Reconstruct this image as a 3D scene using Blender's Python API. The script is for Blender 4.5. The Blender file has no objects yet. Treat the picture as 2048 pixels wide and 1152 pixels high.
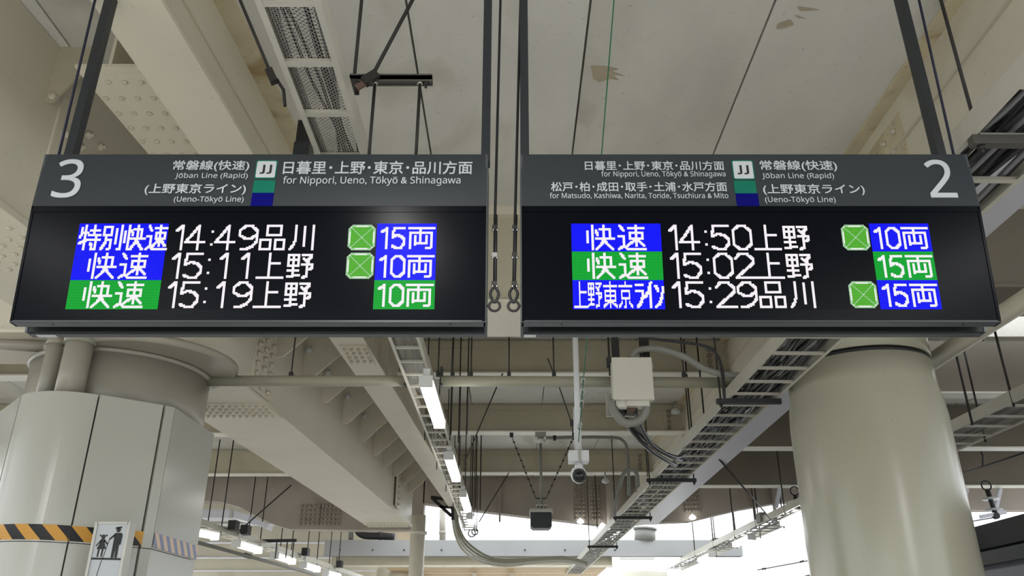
import bpy, bmesh, math, random
from mathutils import Vector, Matrix
random.seed(7)
R = math.radians
sc = bpy.context.scene
col = sc.collection
# ------------------------------------------------------------------ camera, world, exposure
F = 1640.0
PITCH = R(23.9)
CP, SP = math.cos(PITCH), math.sin(PITCH)
cam = bpy.data.objects.new('camera', bpy.data.cameras.new('camera'))
col.objects.link(cam)
cam.location = (0, 0, 1.6)
cam.rotation_euler = (math.pi/2 + PITCH, 0, 0)
cam.data.sensor_width = 36
cam.data.lens = F/2048*36
cam.data.clip_end = 500
sc.camera = cam
w = bpy.data.worlds.new('overcast_sky'); sc.world = w; w.use_nodes = True
bg = w.node_tree.nodes['Background']
bg.inputs[0].default_value = (0.91, 0.965, 1.0, 1); bg.inputs[1].default_value = 4.6
sc.view_settings.view_transform = 'Standard'
sc.view_settings.look = 'None'
sc.view_settings.exposure = -0.66
sc.view_settings.gamma = 1
sc.view_settings.use_curve_mapping = False
sc.cycles.max_bounces = 8
sc.cycles.diffuse_bounces = 5
sc.cycles.use_denoising = True

def area(name, loc, rot, sx, sy, power, colr=(1, 1, .99)):
    l = bpy.data.lights.new(name, 'AREA'); l.shape = 'RECTANGLE'; l.size = sx; l.size_y = sy
    l.energy = power; l.color = colr
    o = bpy.data.objects.new(name, l); o.location = loc; o.rotation_euler = rot; col.objects.link(o)
    return o

area('platform_fill_light', (-3.4, -6, 3.75), (0, 0, 0), .35, 14, 620)  # added pair of fill lights behind the view, brightening the near ceiling
area('platform_fill_light', (3.6, -6, 3.75), (0, 0, 0), .35, 14, 620)

area('tray_tube_light', (-.66, 1.3, 3.60), (0, 0, 0), .1, 1.2, 80, (1, .98, .95))

# ------------------------------------------------------------------ pixel helpers (where a line of sight meets a plane)
def ray(u, v):
    dx = (u-1024)/F; dy = (576-v)/F
    return dx, CP-dy*SP, SP+dy*CP
def aty(u, v, Y):
    x, y, z = ray(u, v); k = Y/y
    return Vector((x*k, Y, 1.6+z*k))
def atz(u, v, Z):
    x, y, z = ray(u, v); k = (Z-1.6)/z
    return Vector((x*k, y*k, Z))
def atx(u, v, X):
    x, y, z = ray(u, v); k = X/x
    return Vector((X, y*k, 1.6+z*k))

# ------------------------------------------------------------------ materials
def srgb(c):
    return tuple((x/12.92 if x <= .04045 else ((x+.055)/1.055)**2.4) for x in c)
def s8(r, g, b):
    return srgb((r/255, g/255, b/255))
def mat(name, c, rough=.6, metal=0, spec=.5, var=0, scale=3, bump=0, bscale=20, stain=None, stain_amt=.5, stretch=(1, 1, 1), speck=0):
    m = bpy.data.materials.new(name); m.use_nodes = True
    nt = m.node_tree; b = nt.nodes['Principled BSDF']
    b.inputs['Roughness'].default_value = rough
    b.inputs['Metallic'].default_value = metal
    b.inputs['Specular IOR Level'].default_value = spec
    b.inputs['Base Color'].default_value = (*c, 1)
    if var or stain or bump or speck:
        tc = nt.nodes.new('ShaderNodeNewGeometry')
        mp = nt.nodes.new('ShaderNodeMapping'); mp.inputs['Scale'].default_value = stretch
        nt.links.new(tc.outputs['Position'], mp.inputs[0])
        cur = None
        if var:
            n = nt.nodes.new('ShaderNodeTexNoise'); n.inputs['Scale'].default_value = scale; n.inputs['Detail'].default_value = 6
            nt.links.new(mp.outputs[0], n.inputs['Vector'])
            r = nt.nodes.new('ShaderNodeValToRGB')
            r.color_ramp.elements[0].position = .3; r.color_ramp.elements[1].position = .7
            r.color_ramp.elements[0].color = (*[x*(1-var) for x in c], 1)
            r.color_ramp.elements[1].color = (*[min(1, x*(1+var*.6)) for x in c], 1)
            nt.links.new(n.outputs[0], r.inputs[0]); cur = r.outputs[0]
        if stain:
            n = nt.nodes.new('ShaderNodeTexNoise'); n.inputs['Scale'].default_value = scale*.7; n.inputs['Detail'].default_value = 9
            n.inputs['Distortion'].default_value = .6
            mp2 = nt.nodes.new('ShaderNodeMapping'); mp2.inputs['Location'].default_value = (3, 7, 1); mp2.inputs['Scale'].default_value = stretch
            nt.links.new(tc.outputs['Position'], mp2.inputs[0]); nt.links.new(mp2.outputs[0], n.inputs['Vector'])
            r = nt.nodes.new('ShaderNodeValToRGB')
            r.color_ramp.elements[0].position = .56; r.color_ramp.elements[1].position = .70
            r.color_ramp.elements[0].color = (0, 0, 0, 1); r.color_ramp.elements[1].color = (stain_amt,)*3+(1,)
            nt.links.new(n.outputs[0], r.inputs[0])
            mx = nt.nodes.new('ShaderNodeMix'); mx.data_type = 'RGBA'
            nt.links.new(r.outputs[0], mx.inputs[0])
            if cur: nt.links.new(cur, mx.inputs[6])
            else: mx.inputs[6].default_value = (*c, 1)
            mx.inputs[7].default_value = (*stain, 1); cur = mx.outputs[2]
        if speck:
            n = nt.nodes.new('ShaderNodeTexNoise'); n.inputs['Scale'].default_value = 34; n.inputs['Detail'].default_value = 2
            nt.links.new(tc.outputs['Position'], n.inputs['Vector'])
            r = nt.nodes.new('ShaderNodeValToRGB')
            r.color_ramp.elements[0].position = .70; r.color_ramp.elements[1].position = .74
            r.color_ramp.elements[0].color = (0, 0, 0, 1); r.color_ramp.elements[1].color = (speck,)*3+(1,)
            nt.links.new(n.outputs[0], r.inputs[0])
            mx = nt.nodes.new('ShaderNodeMix'); mx.data_type = 'RGBA'
            nt.links.new(r.outputs[0], mx.inputs[0])
            if cur: nt.links.new(cur, mx.inputs[6])
            else: mx.inputs[6].default_value = (*c, 1)
            mx.inputs[7].default_value = (*[x*.25 for x in c], 1); cur = mx.outputs[2]
        if cur: nt.links.new(cur, b.inputs['Base Color'])
        if bump:
            n = nt.nodes.new('ShaderNodeTexNoise'); n.inputs['Scale'].default_value = bscale; n.inputs['Detail'].default_value = 5
            nt.links.new(mp.outputs[0], n.inputs['Vector'])
            bn = nt.nodes.new('ShaderNodeBump'); bn.inputs['Strength'].default_value = bump; bn.inputs['Distance'].default_value = .01
            nt.links.new(n.outputs[0], bn.inputs['Height']); nt.links.new(bn.outputs[0], b.inputs['Normal'])
    return m
def emi(name, c, s):
    m = bpy.data.materials.new(name); m.use_nodes = True
    b = m.node_tree.nodes['Principled BSDF']
    b.inputs['Base Color'].default_value = (*[x*.02 for x in c], 1); b.inputs['Specular IOR Level'].default_value = .1
    b.inputs['Emission Color'].default_value = (*c, 1); b.inputs['Emission Strength'].default_value = s
    return m
M = {}
M['concrete'] = mat('deck_concrete', s8(218, 216, 210), .85, var=.10, scale=1.6, bump=.25, bscale=14, stain=s8(150, 142, 122), stain_amt=.55, stretch=(1, .45, 1), speck=.38)
M['concrete2'] = mat('deck_concrete_darker', s8(211, 208, 200), .85, var=.12, scale=2.1, bump=.25, bscale=14, stain=s8(140, 132, 112), stain_amt=.6, stretch=(1, .45, 1), speck=.38)
M['cream'] = mat('cream_girder_paint', s8(220, 214, 197), .42, var=.05, scale=1.2, bump=.08, bscale=5, stain=s8(184, 168, 146), stain_amt=.35, speck=.35)
M['creamdirty'] = mat('stained_cream_paint', s8(212, 200, 170), .5, var=.12, scale=4, stain=s8(150, 118, 70), stain_amt=.7, speck=.7)
M['olive'] = mat('olive_cream_beam_paint', s8(192, 185, 163), .5, var=.08, scale=1.5, stain=s8(130, 116, 92), stain_amt=.3, speck=.3)
M['umber'] = mat('dark_umber_paint', s8(108, 100, 88), .6, var=.1, scale=1.2)
M['flangelit'] = mat('sunlit_flange_cream', s8(232, 228, 216), .4)  # cream lightened so the colour carries daylight on the flange undersides
M['brown'] = mat('weathered_brown_paint', s8(160, 150, 140), .55, var=.15, scale=1.1, stain=s8(120, 104, 95), stain_amt=.6, speck=.3)
M['boltcream'] = mat('bolt_paint', s8(205, 198, 180), .4)
M['column'] = mat('column_paint', s8(166, 163, 145), .24, var=.05, scale=1.6, bump=.05, bscale=2.5, stain=s8(165, 156, 130), stain_amt=.35, stretch=(1, 1, .35), speck=.15)
M['column2'] = mat('column_paint_grey', s8(158, 153, 141), .3, var=.06, scale=1.6, bump=.05, bscale=2.5, stain=s8(150, 140, 125), stain_amt=.4)
M['panel'] = mat('casing_enamel', s8(182, 181, 173), .2, var=.02, scale=1.0, bump=.03, bscale=1.5)
M['panelgap'] = mat('casing_joint', s8(96, 94, 88), .7)
M['sign'] = mat('sign_charcoal_enamel', s8(33, 40, 45), .48, var=.02, scale=8)
M['signedge'] = mat('sign_edge_aluminium', s8(78, 82, 87), .4, metal=.4)
M['signblack'] = mat('sign_black_recess', s8(18, 20, 24), .5)
M['glass'] = mat('display_black_pane', s8(3, 5, 12), .25, spec=.07)
M['white'] = mat('white_print', s8(186, 190, 194), .5)
M['black'] = mat('black_print', s8(15, 15, 17), .5)
M['green'] = mat('green_print', s8(14, 104, 84), .5, spec=.15)
M['navy'] = mat('blue_print', s8(0, 0, 100), .5, spec=.1)
M['pole'] = mat('charcoal_tube_paint', s8(34, 39, 44), .45)
M['rope'] = mat('black_wire_rope', s8(22, 22, 26), .6)
M['bluewire'] = mat('navy_wire', s8(22, 26, 52), .6)
M['greencord'] = mat('green_cord', s8(40, 120, 85), .7)
M['steel'] = mat('galvanised_steel', s8(176, 174, 166), .38, metal=.55, var=.08, scale=6)
M['dirtysteel'] = mat('dirty_galvanised_channel', s8(98, 96, 92), .5, metal=.5, var=.15, scale=10)
M['tray'] = mat('tray_rail_steel', s8(198, 194, 182), .38, metal=.25, var=.05, scale=5)
M['rod'] = mat('dark_threaded_rod', s8(48, 46, 44), .55, metal=.4)
M['hanger'] = mat('black_hanger_channel', s8(36, 36, 38), .55)
M['cable'] = mat('grey_black_cable', s8(46, 46, 50), .4)
M['cable2'] = mat('light_grey_cable', s8(120, 120, 124), .4)
M['conduit'] = mat('grey_flexible_conduit', s8(128, 128, 122), .5)
M['pipe'] = mat('olive_pipe_paint', s8(150, 148, 130), .45, var=.06, scale=3, speck=.3)
M['boxplastic'] = mat('junction_box_plastic', s8(205, 202, 190), .4)
M['grey'] = mat('grey_beam_paint', s8(160, 160, 160), .5, var=.05, scale=1)
M['cam'] = mat('camera_white_plastic', s8(206, 208, 210), .35)
M['camdark'] = mat('camera_dark_glass', s8(16, 18, 22), .1)
M['chrome'] = mat('bright_fitting_metal', s8(200, 200, 200), .2, metal=.9)
M['lamp'] = emi('lamp_diffuser', (1, .99, .95), 13)
M['lampbody'] = mat('lamp_housing', s8(215, 215, 212), .4)
M['orange'] = mat('orange_tape', s8(205, 150, 60), .5)
M['peach'] = mat('peach_reflective_tape', s8(220, 190, 165), .4)
M['blueg'] = mat('blue_grey_reflective_tape', s8(120, 130, 165), .4)
M['train'] = mat('train_dark_glass', s8(14, 18, 28), .15)
M['traingrey'] = mat('train_grey_band', s8(62, 62, 68), .4)
M['trainroof'] = mat('train_roof_grey', s8(70, 72, 76), .6)
M['ground'] = mat('track_ballast', s8(185, 182, 176), .9, var=.2, scale=8)
M['platform'] = mat('platform_bounce_white', s8(220, 221, 219), .8, var=.06, scale=5)  # unseen floor, whitened to bounce light up to the deck
M['duct'] = mat('pale_duct_steel', s8(205, 205, 215), .35, metal=.2)
M['wood'] = mat('tan_slat_canopy', s8(205, 180, 145), .6)
M['farbuild'] = mat('pale_far_building', s8(240, 240, 240), .8)
M['farwin'] = mat('far_window', s8(205, 214, 228), .3)
M['ledw'] = emi('white_led', (1.0, .95, 1.0), 1.7)
M['ledb'] = emi('blue_led', (.004, .006, 1.0), 2.0)
M['ledg'] = emi('green_led', (.006, .52, .045), 1.45)
M['ledl'] = emi('lime_led', (.14, .66, .05), 1.3)
M['ledc'] = emi('pale_green_led', (.55, .95, .55), 1.35)
M['ledoff'] = mat('unlit_led', s8(16, 16, 22), .5, spec=.05)

# ------------------------------------------------------------------ mesh building
class MB:
    def __init__(s): s.v = []; s.f = []; s.sm = []
    def quadbox(s, P):       # 8 points: bottom 4, top 4
        n = len(s.v); s.v += [Vector(p) for p in P]
        s.f += [tuple(n+i for i in q) for q in ((3, 2, 1, 0), (4, 5, 6, 7), (0, 1, 5, 4), (1, 2, 6, 5), (2, 3, 7, 6), (3, 0, 4, 7))]
        return s
    def box(s, x0, x1, y0, y1, z0, z1):
        return s.quadbox([(x0, y0, z0), (x1, y0, z0), (x1, y1, z0), (x0, y1, z0), (x0, y0, z1), (x1, y0, z1), (x1, y1, z1), (x0, y1, z1)])
    def bar(s, p0, p1, wx, wz, up=(0, 0, 1)):
        p0 = Vector(p0); p1 = Vector(p1); d = (p1-p0).normalized(); up = Vector(up)
        if abs(d.dot(up)) > .95: up = Vector((0, 1, 0))
        a = d.cross(up).normalized()*wx/2; b = a.cross(d).normalized()*wz/2
        return s.quadbox([p0-a-b, p0+a-b, p1+a-b, p1-a-b, p0-a+b, p0+a+b, p1+a+b, p1-a+b])
    def prism(s, poly, ext):  # poly list of 3D points, extruded by vector
        ext = Vector(ext); n = len(s.v); k = len(poly)
        s.v += [Vector(p) for p in poly]+[Vector(p)+ext for p in poly]
        s.f.append(tuple(range(n+k-1, n-1, -1))); s.f.append(tuple(range(n+k, n+2*k)))
        for i in range(k):
            j = (i+1) % k; s.f.append((n+i, n+j, n+k+j, n+k+i))
        return s
    def tube(s, pts, r, seg=8, cap=True):
        pts = [Vector(p) for p in pts]; n = len(s.v); N = None
        rr = r if isinstance(r, (list, tuple)) else [r]*len(pts)
        for i, p in enumerate(pts):
            t = (pts[min(i+1, len(pts)-1)]-pts[max(i-1, 0)]).normalized()
            if N is None:
                N = t.cross(Vector((0, 0, 1)))
                if N.length < .05: N = t.cross(Vector((0, 1, 0)))
            N = (N-t*N.dot(t)).normalized(); B = t.cross(N)
            for k in range(seg):
                a = 2*math.pi*k/seg; s.v.append(p+(N*math.cos(a)+B*math.sin(a))*rr[i])
        for i in range(len(pts)-1):
            for k in range(seg):
                q = (k+1) % seg; s.f.append((n+i*seg+k, n+i*seg+q, n+(i+1)*seg+q, n+(i+1)*seg+k)); s.sm.append(len(s.f)-1)
        if cap:
            s.f.append(tuple(n+k for k in range(seg-1, -1, -1))); m = n+(len(pts)-1)*seg; s.f.append(tuple(m+k for k in range(seg)))
        return s
    def lathe(s, c, prof, seg=32, axis=(0, 0, 1)):   # prof: (r, h) along the axis from c
        c = Vector(c); ax = Vector(axis).normalized()
        a = ax.cross(Vector((0, 1, 0)) if abs(ax.y) < .9 else Vector((1, 0, 0))).normalized(); b = ax.cross(a)
        n = len(s.v)
        for r, h in prof:
            for k in range(seg):
                t = 2*math.pi*k/seg; s.v.append(c+ax*h+(a*math.cos(t)+b*math.sin(t))*max(r, 1e-4))
        for i in range(len(prof)-1):
            for k in range(seg):
                q = (k+1) % seg; s.f.append((n+i*seg+k, n+i*seg+q, n+(i+1)*seg+q, n+(i+1)*seg+k)); s.sm.append(len(s.f)-1)
        s.f.append(tuple(n+k for k in range(seg-1, -1, -1))); m = n+(len(prof)-1)*seg; s.f.append(tuple(m+k for k in range(seg)))
        return s
    def torus(s, c, r, rr, axis='y', n=20, m=8):
        pts = []
        for i in range(n+1):
            t = 2*math.pi*i/n
            d = {'y': (math.cos(t), 0, math.sin(t)), 'x': (0, math.cos(t), math.sin(t)), 'z': (math.cos(t), math.sin(t), 0)}[axis]
            pts.append(Vector(c)+Vector(d)*r)
        return s.tube(pts, rr, m, cap=False)
    def sweep(s, path, x0, x1, z0, z1):   # plan polyline [(x,y)], box section offset in X
        for (ax, ay), (bx, by) in zip(path[:-1], path[1:]):
            s.quadbox([(ax+x0, ay, z0), (ax+x1, ay, z0), (bx+x1, by, z0), (bx+x0, by, z0), (ax+x0, ay, z1), (ax+x1, ay, z1), (bx+x1, by, z1), (bx+x0, by, z1)])
        return s
    def mesh(s, name, off=Vector((0, 0, 0)), m=None):
        me = bpy.data.meshes.new(name); me.from_pydata([tuple(v-off) for v in s.v], [], s.f)
        if m: me.materials.append(m)
        fl = [False]*len(s.f)
        for i in s.sm: fl[i] = True
        me.polygons.foreach_set('use_smooth', fl)
        me.update()
        return me
def catmull(pts, n=8):
    P = [Vector(p) for p in pts]; P = [P[0]*2-P[1]]+P+[P[-1]*2-P[-2]]; out = []
    for i in range(1, len(P)-2):
        for k in range(n):
            t = k/n; a, b, c, d = P[i-1:i+3]
            out.append(.5*((2*b)+(c-a)*t+(2*a-5*b+4*c-d)*t*t+(3*b-a-3*c+d)*t**3))
    out.append(P[-2]); return out
ORG = {}
def thing(name, label, cat, loc, group=None):
    o = bpy.data.objects.new(name, None); col.objects.link(o); o.location = loc; o.empty_display_size = .1
    o['label'] = label; o['category'] = cat
    if group: o['group'] = group
    ORG[o] = Vector(loc); return o
def part(name, mb, m, parent, label=None, kind=None):
    off = ORG[parent]
    o = bpy.data.objects.new(name, mb.mesh(name, off, m)); col.objects.link(o); o.parent = parent
    ORG[o] = off
    if label: o['label'] = label
    if kind: o['kind'] = kind
    return o
def inst(name, me, at, parent):
    o = bpy.data.objects.new(name, me); col.objects.link(o); o.parent = parent; o.location = Vector(at)-ORG[parent]
    return o
def single(name, mb, m, label, cat, group=None, kind=None):
    xs = mb.v; c = Vector((sum(v.x for v in xs)/len(xs), sum(v.y for v in xs)/len(xs), min(v.z for v in xs)))
    o = bpy.data.objects.new(name, mb.mesh(name, c, m)); col.objects.link(o); o.location = c; ORG[o] = c
    if label: o['label'] = label
    if cat: o['category'] = cat
    if group: o['group'] = group
    if kind: o['kind'] = kind
    return o
def struct(name, mb=None, m=None, loc=(0, 0, 0)):
    o = bpy.data.objects.new(name, mb.mesh(name, Vector(loc), m) if mb else None); col.objects.link(o)
    o.location = loc; o['kind'] = 'structure'; ORG[o] = Vector(loc); return o

# bolts: shared domes, facing down / +X / -Y / -X
def bolt_mesh(axis, r=.02, h=.014, nut=False):
    prof = [(r, 0), (r*.93, h*.5), (r*.6, h*.9), (r*.15, h)] if not nut else [(r, 0), (r, h), (r*.5, h), (r*.5, h*1.8)]
    return MB().lathe((0, 0, 0), prof, 8, axis).mesh('bolt', m=M['boltcream'])
BD = bolt_mesh((0, 0, -1)); BDN = bolt_mesh((0, 0, -1), .02, .016, True)
BX = bolt_mesh((1, 0, 0), .03, .03, True); BY = bolt_mesh((0, -1, 0), .03, .02)
BXs = bolt_mesh((1, 0, 0), .022, .02); BXm = bolt_mesh((-1, 0, 0), .022, .02, True)
M['boltbrown'] = mat('brown_bolt_paint', s8(150, 140, 128), .5)
BYs = bolt_mesh((0, -1, 0), .033, .03, True); BYs.materials[0] = M['boltbrown']

# ------------------------------------------------------------------ the setting
CZ = 5.3
H = 1.6
f = struct('floor', None)
part('platform_slab', MB().box(-4.9, 4.9, -14, 40, -.3, 0), M['platform'], f)
part('platform_edge', MB().box(-4.9, -4.6, -14, 40, 0, .01).box(4.6, 4.9, -14, 40, 0, .01), M['orange'], f)
struct('trim_ground', MB().box(-60, 60, -40, 90, -1.35, -1.2), M['ground'], (0, 0, -1.35))

ceil = struct('ceiling', None, None, (0, 0, CZ))
part('deck', MB().box(-16, 4.4, -26, 19.4, CZ+.08, CZ+.4).box(7.4, 13, -26, 19.4, CZ+.08, CZ+.4).box(4.4, 7.4, -26, 9.4, CZ+.08, CZ+.4)
     .box(4.4, 7.4, 10.1, 19.4, CZ+.08, CZ+.4).box(-16, -3.4, 19.4, 70, CZ+.08, CZ+.4), M['concrete2'], ceil)
xs = [-1.81+1.15*i for i in range(-12, 13)]
ybays = [(-9, -2.4), (-2.4, 6.6), (7.3, 9.95), (10.2, 13.0), (13.25, 16.3), (16.5, 19.1)]
for bi, (y0, y1) in enumerate(ybays):
    for i, x0 in enumerate(xs[:-1]):
        x1 = xs[i+1]
        if x0 > 4.0 and x1 < 7.8 and bi == 2: continue
        if x0 < -9 and bi < 2: continue
        g = .008
        part('ceiling_panel', MB().box(x0+g, x1-g, y0+g, y1-g, CZ+random.uniform(0, .006), CZ+.08), M['concrete'] if (i+bi) % 3 else M['concrete2'], ceil)
for i in range(10):
    x1 = -3.4-1.15*i
    part('ceiling_panel', MB().box(x1-1.14, x1, 19.5, 70, CZ, CZ+.08), M['concrete2'], ceil)

M['stain'] = mat('brown_water_stain', s8(178, 166, 144), .85, var=.1, scale=9)
rs = random.Random(4)
for (us, jag) in ((((1182, 132), (1216, 133), (1238, 138), (1222, 143), (1250, 152), (1226, 150), (1238, 161), (1220, 158), (1198, 165), (1186, 158)), 0),
                  (((1594, 14), (1640, 20), (1612, 22), (1600, 22)), 0), (((1588, 30), (1612, 38), (1596, 36)), 0), (((1556, 48), (1580, 40), (1588, 50), (1570, 56), (1552, 58)), 0)):
    P = [atz(u, v, CZ-.0015) for u, v in us]
    part('stain', MB().prism(P, (0, 0, .001)), M['stain'], ceil, 'brown water stain')

# ------------------------------------------------------------------ girders and beams
# slender girder left of the ceiling
pathA = [(-2.009+.0435*y, y) for y in (-4, 4, 12, 18.6)]
gA = thing('steel_girder', 'slender cream steel girder running away just right of the wide box girder', 'girder', (-2.0, 4, 4.5))
part('web', MB().sweep(pathA, -.02, -.005, 4.525, CZ), M['cream'], gA)
part('bottom_flange', MB().sweep(pathA, -.18, .163, 4.5, 4.525), M['cream'], gA)
part('top_flange', MB().sweep(pathA, -.02, .12, CZ-.03, CZ), M['creamdirty'], gA, 'stained top flange')
part('stiffener', MB().sweep(pathA, -.005, .01, 4.95, 4.96), M['cream'], gA)
for y in (9.4, 13.5):
    x = -2.009+.0435*y
    part('stiffener_plate', MB().prism([(x-.005, y, 4.525), (x+.12, y, 4.525), (x+.08, y, CZ-.03), (x-.005, y, CZ-.03)], (0, .016, 0)), M['cream'], gA)
for y0 in (8.6,):
    x = -2.009+.0435*y0
    pl = part('splice_plate', MB().box(x-.15, x+.13, y0-.6, y0, 4.486, 4.5), M['cream'], gA)
    for i in range(4):
        for j in range(4):
            inst('bolt', BDN, (x-.11+.07*i, y0-.52+j*.13, 4.486), pl)
# wide box girder at the left
PB = [(-3.62, -4), (-3.03, 4.37), (-2.69, 7.46), (-2.41, 12.3), (-2.12, 17.8)]
def bx(y):
    for (x0, y0), (x1, y1) in zip(PB[:-1], PB[1:]):
        if y <= y1: return x0+(x1-x0)*(y-y0)/(y1-y0)
    return PB[-1][0]
gB = thing('box_girder', 'wide cream box girder with triangular brackets resting on the left clad column', 'girder', (-2.7, 7, 4.0))
part('bottom_flange', MB().sweep(PB, -.92, .03, 4.0, 4.03), M['cream'], gB)
part('web', MB().sweep(PB, -.03, 0, 4.03, CZ), M['cream'], gB)
part('far_web', MB().sweep(PB, -.9, -.87, 4.03, CZ), M['cream'], gB)
part('weld_seam', MB().sweep([(x, y) for x, y in PB], 0, .008, 4.03, 4.045), M['boltcream'], gB)
part('end_plate', MB().box(-3.04, -2.12, 17.78, 17.8, 4.0, CZ), M['cream'], gB)
SPH = MB().lathe((0, 0, 0), [(.01, -.045), (.032, -.032), (.045, 0), (.032, .032), (.01, .045)], 12).mesh('cap', m=M['cam'])
for y in (6.35, 7.75, 8.65, 9.6, 10.5, 11.6, 12.7, 13.7, 14.6, 15.5, 16.35, 17.2):
    x0 = bx(y)
    br = part('bracket', MB().prism([(x0, y, 4.6), (x0+.07, y, 4.6), (x0+.5, y, 5.0), (x0+.5, y, CZ), (x0, y, CZ)], (0, .02, 0)), M['cream'], gB)
    inst('cap', SPH, (x0+.06, y-.03, 5.0), br)
gp = part('gusset', MB().prism([aty(u, v, 4.37) for u, v in ((60, 80), (115, 70), (172, 89), (188, 101), (175, 137), (135, 172), (104, 202), (87, 202), (78, 160))], (0, .02, 0)), M['olive'], gB)
inst('bolt', BY, aty(105, 193, 4.365), gp)
# splice on the web and flange (upper left of the photograph)
pl = part('splice_plate', MB().quadbox([(bx(4.5)+.001, 4.5, 4.06), (bx(4.5)+.016, 4.5, 4.06), (bx(6.2)+.016, 6.2, 4.06), (bx(6.2)+.001, 6.2, 4.06),
     (bx(4.5)+.001, 4.5, 5.0), (bx(4.5)+.016, 4.5, 5.0), (bx(6.2)+.016, 6.2, 5.0), (bx(6.2)+.001, 6.2, 5.0)]), M['cream'], gB)
for i in range(7):
    for j in range(6):
        y = 4.6+i*.15
        inst('bolt', BX, (bx(y)+.016, y+(j % 2)*.06, 4.2+j*.14), pl)
pl = part('splice_plate', MB().quadbox([(bx(3.6)-.8, 3.6, 3.985), (bx(3.6)+.02, 3.6, 3.985), (bx(5.2)+.02, 5.2, 3.985), (bx(5.2)-.8, 5.2, 3.985),
     (bx(3.6)-.8, 3.6, 4.0), (bx(3.6)+.02, 3.6, 4.0), (bx(5.2)+.02, 5.2, 4.0), (bx(5.2)-.8, 5.2, 4.0)]), M['cream'], gB)
for i in range(12):
    for j in range(8):
        y = 3.75+i*.12
        inst('bolt', BD, (bx(y)-.08-j*.1, y+(j % 2)*.03, 3.985), pl)
# bolt columns on web behind the left board's lower edge, underside rows
pl = part('splice_plate', MB().quadbox([(bx(8.0), 8.0, 4.05), (bx(8.0)+.014, 8.0, 4.05), (bx(8.55)+.014, 8.55, 4.05), (bx(8.55), 8.55, 4.05),
     (bx(8.0), 8.0, 5.2), (bx(8.0)+.014, 8.0, 5.2), (bx(8.55)+.014, 8.55, 5.2), (bx(8.55), 8.55, 5.2)]), M['cream'], gB)
for i in range(3):
    for j in range(10):
        y = 8.07+i*.19
        inst('bolt', BX, (bx(y)+.014, y, 4.12+j*.105), pl)
pl = part('splice_plate', MB().quadbox([(bx(8.4)-.86, 8.4, 3.986), (bx(8.4)+.02, 8.4, 3.986), (bx(9.0)+.02, 9.0, 3.986), (bx(9.0)-.86, 9.0, 3.986),
     (bx(8.4)-.86, 8.4, 4.0), (bx(8.4)+.02, 8.4, 4.0), (bx(9.0)+.02, 9.0, 4.0), (bx(9.0)-.86, 9.0, 4.0)]), M['cream'], gB)
for i in range(4):
    for j in range(12):
        inst('bolt', BDN, (bx(8.7)-.82+j*.072, 8.48+i*.13, 3.986), pl)
pl = part('splice_plate', MB().box(-3.02, -2.1, 17.25, 17.75, 3.98, 4.0), M['cream'], gB)
for i in range(2):
    for j in range(13):
        inst('bolt', BDN, (-2.98+j*.07, 17.4+i*.2, 3.98), pl)
pl = part('splice_plate', MB().box(bx(16)+.02, bx(16)+.035, 15.7, 16.2, 4.1, 5.0), M['cream'], gB)
for i in range(8):
    inst('bolt', BX, (bx(16)+.035, 15.95, 4.16+i*.11), pl)
# short girder between
gC = thing('short_girder', 'short cream girder with a riveted flange at the upper left, behind the left tube', 'girder', (-2.4, 5, 4.78))
part('bottom_flange', MB().quadbox([(-2.62, 3.95, 4.8), (-2.18, 3.95, 4.8), (-2.0, 6.55, 4.8), (-2.42, 6.55, 4.8), (-2.62, 3.95, 4.82), (-2.18, 3.95, 4.82), (-2.0, 6.55, 4.82), (-2.42, 6.55, 4.82)]), M['cream'], gC)
part('web', MB().quadbox([(-2.42, 3.95, 4.82), (-2.4, 3.95, 4.82), (-2.22, 6.55, 4.82), (-2.24, 6.55, 4.82), (-2.42, 3.95, CZ), (-2.4, 3.95, CZ), (-2.22, 6.55, CZ), (-2.24, 6.55, CZ)]), M['cream'], gC)
fl = part('splice_plate', MB().quadbox([(-2.61, 4.0, 4.788), (-2.22, 4.0, 4.788), (-2.14, 5.15, 4.788), (-2.53, 5.15, 4.788), (-2.61, 4.0, 4.8), (-2.22, 4.0, 4.8), (-2.14, 5.15, 4.8), (-2.53, 5.15, 4.8)]), M['cream'], gC)
for i in range(7):
    for j in range(4):
        inst('bolt', BD, (-2.57+j*.1+i*.011, 4.08+i*.16, 4.788), fl)

# big cross box girder at the column line
gX = thing('cross_girder', 'deep olive cross girder spanning between the two columns, seen between the boards', 'girder', (0, 6.9, 4.375))
part('front_web', MB().box(-2.9, 2.82, 6.57, 6.6, 4.375, CZ-.09), M['olive'], gX)
part('top_flange', MB().box(-2.9, 2.82, 6.5, 6.9, CZ-.09, CZ), M['cream'], gX)
part('bottom_flange', MB().box(-2.62, 2.82, 6.5, 7.34, 4.345, 4.375), M['cream'], gX)
part('rear_web', MB().box(-2.7, 2.82, 7.27, 7.3, 4.375, CZ), M['olive'], gX)
gXr = thing('cross_girder', 'dark olive cross girder at the right edge, beyond the long right girder', 'girder', (8, 6.9, 4.5))
part('front_web', MB().box(3.3, 13, 6.57, 6.6, 4.52, CZ), M['umber'], gXr)
part('bottom_flange', MB().box(3.3, 13, 6.5, 6.9, 4.49, 4.52), M['umber'], gXr)
gXl = thing('cross_girder', 'grey cross girder at the far left behind the drain pipes', 'girder', (-8, 6.9, 4.4))
part('front_web', MB().box(-14, -3.75, 6.57, 6.6, 4.1, CZ), M['cream'], gXl)
part('bottom_flange', MB().box(-14, -3.75, 6.5, 7.34, 4.07, 4.1), M['cream'], gXl)

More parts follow.
